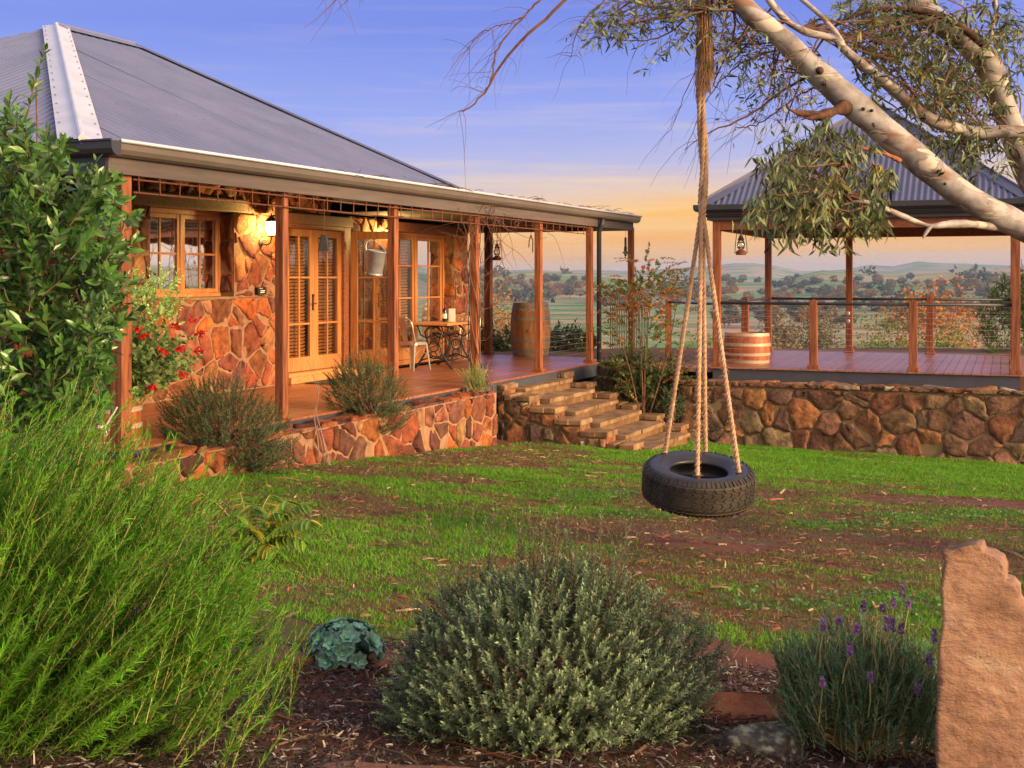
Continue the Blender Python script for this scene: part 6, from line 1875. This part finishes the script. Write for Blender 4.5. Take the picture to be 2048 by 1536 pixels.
# ------------------------------------------------------------------ table, chairs, bottle
TBL = H(10.05, -1.84, 0)
def tf(a, b, z): return TBL + A(UD[0] * a + ND[0] * b, UD[1] * a + ND[1] * b, z)
t = thing('verandah_table', 'timber topped table on black cast iron treadle legs', 'table', tuple(TBL))
m = MB()
for k in range(5): m.box(tf, -.62, .62, -.36 + k * .144, -.36 + (k + 1) * .144 - .002, .715, .755)
m.build('table_top', M['cedar_h'], t, bevel=.005)
for sg in (-1, 1):
    m = MB(); a = .42 * sg
    for q in (-1, 1):
        m.tube([tf(a, q * .05, .70), tf(a, q * .16, .60), tf(a, q * .10, .42), tf(a, q * .16, .24), tf(a, q * .27, .08), tf(a, q * .33, .01), tf(a, q * .37, .012)], [.017, .016, .02], 6)
        m.tube([tf(a, q * .30, .70), tf(a, q * .24, .55), tf(a, q * .14, .50), tf(a, 0, .55)], .013, 6)
    for (z, rr_) in ((.36, .085), (.53, .05), (.22, .06)):
        an = np.linspace(0, 2 * PI, 17); m.tube([tf(a, rr_ * math.cos(x_), z + rr_ * math.sin(x_)) for x_ in an], .010, 5)
    m.tube([tf(a, -.25, .12), tf(a, 0, .2), tf(a, .25, .12)], .012, 6); m.tube([tf(a, -.34, .70), tf(a, .34, .70)], .014, 6)
    m.build('leg', M['black'], t, smooth=True)
m = MB(); m.tube([tf(-.42, 0, .16), tf(.42, 0, .16)], .012, 6); m.tube([tf(-.42, 0, .55), tf(.42, 0, .55)], .012, 6); m.box(tf, -.2, .2, -.12, .12, .10, .115); m.build('stretcher', M['black'], t)
m = MB(); an = np.linspace(0, 2 * PI, 25); m.tube([tf(-.30, .20 * math.cos(x_), .38 + .20 * math.sin(x_)) for x_ in an], .012, 6)
for k in range(4): m.tube([tf(-.30, 0, .38), tf(-.30, .2 * math.cos(k * PI / 2 + .4), .38 + .2 * math.sin(k * PI / 2 + .4))], .007, 5)
m.build('flywheel', M['black'], t)
def chair(c, rz, label):
    """pressed steel cafe chair; local +x is the way a sitter faces"""
    t = thing('cafe_chair', label, 'chair', (0, 0, 0), 'steel cafe chairs round the verandah table')
    m = MB(); n = 20; an = np.linspace(0, 2 * PI, n, endpoint=False)
    sq = lambda x_, e: math.copysign(abs(x_) ** e, x_)
    top = [A(.19 * sq(math.cos(x_), .45), .18 * sq(math.sin(x_), .45), .455) for x_ in an]
    v = top + [q * A(1.03, 1.03, 1) - A(0, 0, .012) for q in top] + [q * A(1.03, 1.03, 1) - A(0, 0, .045) for q in top]
    f = [tuple(range(n))] + [(k, (k + 1) % n, n + (k + 1) % n, n + k) for k in range(n)] + [(n + k, n + (k + 1) % n, 2 * n + (k + 1) % n, 2 * n + k) for k in range(n)]
    m.raw(v, f); m.build('seat', M['chair'], t)
    for sx in (-1, 1):
        for sy in (-1, 1):
            m = MB()
            a = A(.175 * sx, .165 * sy, .44); b = A((.225 if sx > 0 else .25) * sx, .205 * sy, 0)
            d1 = A(-sx * .028, 0, 0); d2 = A(0, -sy * .028, 0)
            wd = [(0, 1.7), (.25, 1.3), (1, .75)]
            v = []
            for q, w_ in wd:
                c_ = a + (b - a) * q; v += [c_ + d1 * w_, c_, c_ + d2 * w_]
            off_ = A(-sx * .004, -sy * .004, 0); v2 = [q + off_ for q in v]
            f = []
            for i_ in range(2):
                for j_ in range(2): f.append((i_ * 3 + j_, i_ * 3 + j_ + 1, i_ * 3 + j_ + 4, i_ * 3 + j_ + 3)); f.append(tuple(9 + x_ for x_ in f[-1]))
            m.raw(v + v2, f); m.build('leg', M['chair'], t)
    m = MB()
    m.tube(spl([A(-.16, -.17, .44), A(-.225, -.185, .62), A(-.265, -.17, .78), A(-.28, -.09, .845), A(-.283, 0, .85), A(-.28, .09, .845), A(-.265, .17, .78), A(-.225, .185, .62), A(-.16, .17, .44)], 40), .0125, 8)
    m.build('back_frame', M['chair'], t, smooth=True)
    m = MB(); v = []
    for q in np.linspace(0, 1, 6):
        for y_ in (-.05, -.02, .02, .05): v.append(A(-.175 - .11 * q, y_ * (1 + .4 * q), .455 + .385 * q) + A(-.012 * math.cos(y_ * 25), 0, 0))
    m.raw(v, [(i_ * 4 + j_, i_ * 4 + j_ + 1, i_ * 4 + j_ + 5, i_ * 4 + j_ + 4) for i_ in range(5) for j_ in range(3)]); m.build('back_slat', M['chair'], t)
    m = MB()
    for sy in (-1, 1): m.tube([A(-.2, .17 * sy, .22), A(0, .16 * sy, .34), A(.17, .17 * sy, .24)], .006, 5)
    m.build('brace', M['chair'], t)
    t.location = c; t.rotation_euler = (0, 0, rz)
    return t
au = math.atan2(UD[1], UD[0])
ch = chair(tuple(H(9.16, -1.98, 0.002)), au - .15, 'pale steel cafe chair in full view at the near end of the verandah table')
c2_ = dup(ch, tuple(H(10.98, -1.92, 0.002)), au + PI, 1.0, 'steel cafe chair at the far end of the table, its back above the table top')
c = tf(-.05, .02, .755)
t = thing('wine_bottle', 'dark red wine bottle with red foil standing on the verandah table', 'bottle', tuple(c))
m = MB(); m.lathe([(.036, 0), (.038, .006), (.038, .19), (.030, .215), (.015, .24), (.0145, .30)], c, 20); m.build('glass', M['bottle'], t, smooth=True)
m = MB(); m.lathe([(.0155, .245), (.0155, .302), (0, .303)], c, 14); m.build('foil', M['foil'], t)
m = MB(); m.lathe([(.0386, .06), (.0386, .14)], c, 20); m.build('paper_label', M['white'], t)
m = MB(); q = tf(.06, .10, .757); m.obox(q + A(0, 0, .11), A(.055, -.01, 0), A(.0015, .006, 0), A(0, .008, .11)); m.obox(q + A(0, .045, .11), A(.055, -.01, 0), A(.0015, .006, 0), A(0, -.008, .11))
solo(m, 'menu_card', M['white'], 'folded white card standing on the table behind the wine bottle', 'card')
m = MB(); m.box(H, 6.25, 7.25, -2.15, -1.60, .004, .018)
solo(m, 'door_mat', M['mat_d'], 'dark brown coir mat on the deck before the glazed doors', 'mat', bevel=.004)

# ------------------------------------------------------------------ trees down the valley
def tree_at(name, label, loc, h, wd, tint, seed, leaf=.5, ncl=46, per=34, group=None, trunkfrac=.32, flat=.8):
    r_ = np.random.default_rng(seed)
    t = thing(name, label, 'tree', tuple(loc), group)
    lm, tm_ = MB(), MB()
    loc = np.asarray(loc, float)
    fork = loc + A(r_.normal(0, .03) * h, 0, h * trunkfrac)
    tm_.tube([loc - A(0, 0, .5), (loc + fork) / 2 + A(r_.normal(0, .02) * h, 0, 0), fork], [h * .03, h * .02], 7)
    cs = []
    for k in range(ncl):
        d = unit(r_.normal(0, 1, 3)); d[2] = max(d[2], -.75)
        q = r_.uniform(.45, 1)
        cs.append(loc + A(d[0] * wd * .5 * q, d[1] * wd * .5 * q, h * (.56 + .36 * d[2] * q)))
    for c_ in cs[:9]:
        tm_.tube([fork, (fork + c_) / 2 + A(0, 0, .04 * h), c_], [h * .013, h * .004], 5, caps=False)
    for c_ in cs:
        rad = h * r_.uniform(.06, .13)
        n = per
        p = c_ + rand_dirs(n, r_) * rad * r_.uniform(.3, 1, (n, 1)) * A(1.25, 1.25, .8)
        cc_ = np.clip(np.asarray(tint) * (r_.normal(1, .16)) * (1 + r_.normal(0, .18, (n, 1))) * (1 + r_.normal(0, .05, (n, 3))), .01, 1)
        lm.scatter(KITE, p, rand_dirs(n, r_) + A(0, 0, -.3), rand_dirs(n, r_), leaf * r_.uniform(.6, 1.3, n), leaf * .55, cc_)
    tm_.build('trunk', M['trunk_far'], t, fix=False); lm.build('crown', M['far_leaf'], t, fix=False)
    return t
# the near gums and wattles, each at its own place
near = [('gum_tree', 'broad gum tree with orange lit crown rising behind the gazebo railing', (1560 + 300, 100), 92, 552, 280, (.42, .19, .06), .30, 90, 80),  # orange evening light on this crown is put into its tint
        ('wattle_tree', 'feathery green wattle tree behind the gazebo left of the orange gum', (1778, 0), 62, 606, 150, (.16, .21, .045), .17, 60, 70),
        ('wattle_tree', 'bushy green wattle at the right behind the gazebo rail post', (1930, 0), 60, 628, 190, (.13, .18, .045), .17, 60, 70),
        ('gum_tree', 'small orange brown gum below the gazebo deck beside its back corner post', (1575, 0), 120, 655, 70, (.30, .20, .06), .34, 50, 50),
        ('gum_tree', 'golden leaved gum tree behind the railing left of the wine barrel', (985, 0), 75, 560, 130, (.33, .17, .045), .22, 70, 70),
        ('gum_tree', 'dark olive gum standing behind the gazebo left rail post', (1640, 0), 210, 610, 80, (.15, .13, .065), .6, 60, 50),
        ('gum_tree', 'grey green gum with wide crown seen between the gazebo back posts', (1560, 0), 250, 618, 100, (.20, .15, .08), .7, 60, 50),
        ('gum_tree', 'green gum tree between the maple and the gazebo corner post', (1410, 0), 70, 640, 90, (.14, .15, .04), .22, 60, 60)]
for q, (nm, lb, (x_, _), Y_, ytop, wpx, tint, lf, ncl, per) in enumerate(near):
    X_ = (x_ - 1024) / FPX * Y_; zb = zval(X_, Y_); zt = CZ - (ytop - HZ) / FPX * Y_
    tree_at(nm, lb, (X_, Y_, zb), (zt - zb) * 1.07, wpx * Y_ / FPX, tint, 100 + q, lf, ncl, per)
protos = []
tints = [(.13, .12, .055), (.20, .14, .06), (.10, .115, .05), (.27, .165, .055), (.15, .15, .06)]
r_ = np.random.default_rng(5)
spots = []
for (xa_, xb_, ya_, yb_, cnt) in ((955, 1185, 580, 600, 34), (1440, 2045, 583, 602, 58), (1430, 1720, 602, 660, 36), (1720, 2045, 602, 640, 20), (955, 1190, 564, 580, 28), (1440, 2045, 562, 582, 60), (1190, 1430, 570, 640, 22), (1700, 2045, 645, 680, 6)):
    for k in range(cnt): spots.append((r_.uniform(xa_, xb_), r_.uniform(ya_, yb_)))
for k, (x_, y_) in enumerate(spots):
    # the valley floor where this pixel row meets it
    Ys_ = np.linspace(250, 1750, 700)
    zs_ = np.array([zval((x_ - 1024) / FPX * q, q) for q in Ys_[::7]]); zs_ = np.interp(Ys_, Ys_[::7], zs_)
    dd = CZ - (y_ - HZ) / FPX * Ys_ - zs_
    i_ = int(np.argmin(abs(dd))); Y_ = Ys_[i_]; X_ = (x_ - 1024) / FPX * Y_
    loc = (X_, Y_, zs_[i_])
    if k < 5:
        protos.append(tree_at('paddock_gum', 'x', loc, 13.0, 13.0, tints[k], 40 + k, 1.1, 52, 26, 'gums scattered over the valley paddocks'))
        o_ = protos[-1]
    else:
        o_ = dup(protos[r_.integers(5)], loc, r_.uniform(0, 6.28), (r_.uniform(.75, 1.25), r_.uniform(.7, 1.1)))
    o_['label'] = 'distant grey brown gum tree among the many scattered over the valley paddocks'
# far woods: ridge scrub that reads as a dark mottling
lm = MB()
n = 5200
a = r_.uniform(-.03, .46, n); d = r_.uniform(1000, 2300, n)
keep = hnoise(a * 60, d / 160, 8) > .75
a, d = a[keep], d[keep]
X_ = d * np.sin(a); Y_ = d * np.cos(a)
zz = np.array([zval(x_, y_) for x_, y_ in zip(X_, Y_)])
for q in range(5):
    m_ = len(a)
    lm.scatter(KITE, np.stack([X_, Y_, zz + r_.uniform(2, 8, m_)], -1) + r_.normal(0, 2.5, (m_, 3)) * A(1, 1, .4), rand_dirs(m_, r_), rand_dirs(m_, r_), r_.uniform(4, 9, m_), r_.uniform(3, 6, m_), shade(m_, (.085, .095, .05), .2))
tag(lm.build('far_woods', M['far_leaf'], fix=False), 'scattered woodland on the far paddocks and ridge', 'woods', kind='stuff')

# ------------------------------------------------------------------ evening haze over the valley
bm = bmesh.new(); bmesh.ops.create_cube(bm, size=1)
for v in bm.verts: v.co = Vector((v.co.x * 13600 + 2, v.co.y * 13600 + 14, 20 + v.co.z * 104))
me = bpy.data.meshes.new('haze'); bm.to_mesh(me); bm.free()
hm = bpy.data.materials.new('haze'); hm.use_nodes = True
t = hm.node_tree; t.nodes.clear()
pv = N(t, 'ShaderNodeVolumePrincipled'); om = N(t, 'ShaderNodeOutputMaterial')
pv.inputs['Color'].default_value = (.30, .52, 1.0, 1); pv.inputs['Density'].default_value = .00011; pv.inputs['Anisotropy'].default_value = 0.0
t.links.new(pv.outputs[0], om.inputs['Volume'])
me.materials.append(hm)
ho = bpy.data.objects.new('haze', me); COL.objects.link(ho); ho['kind'] = 'stuff'; ho['label'] = 'thin blue evening haze over the valley'; ho['category'] = 'haze'
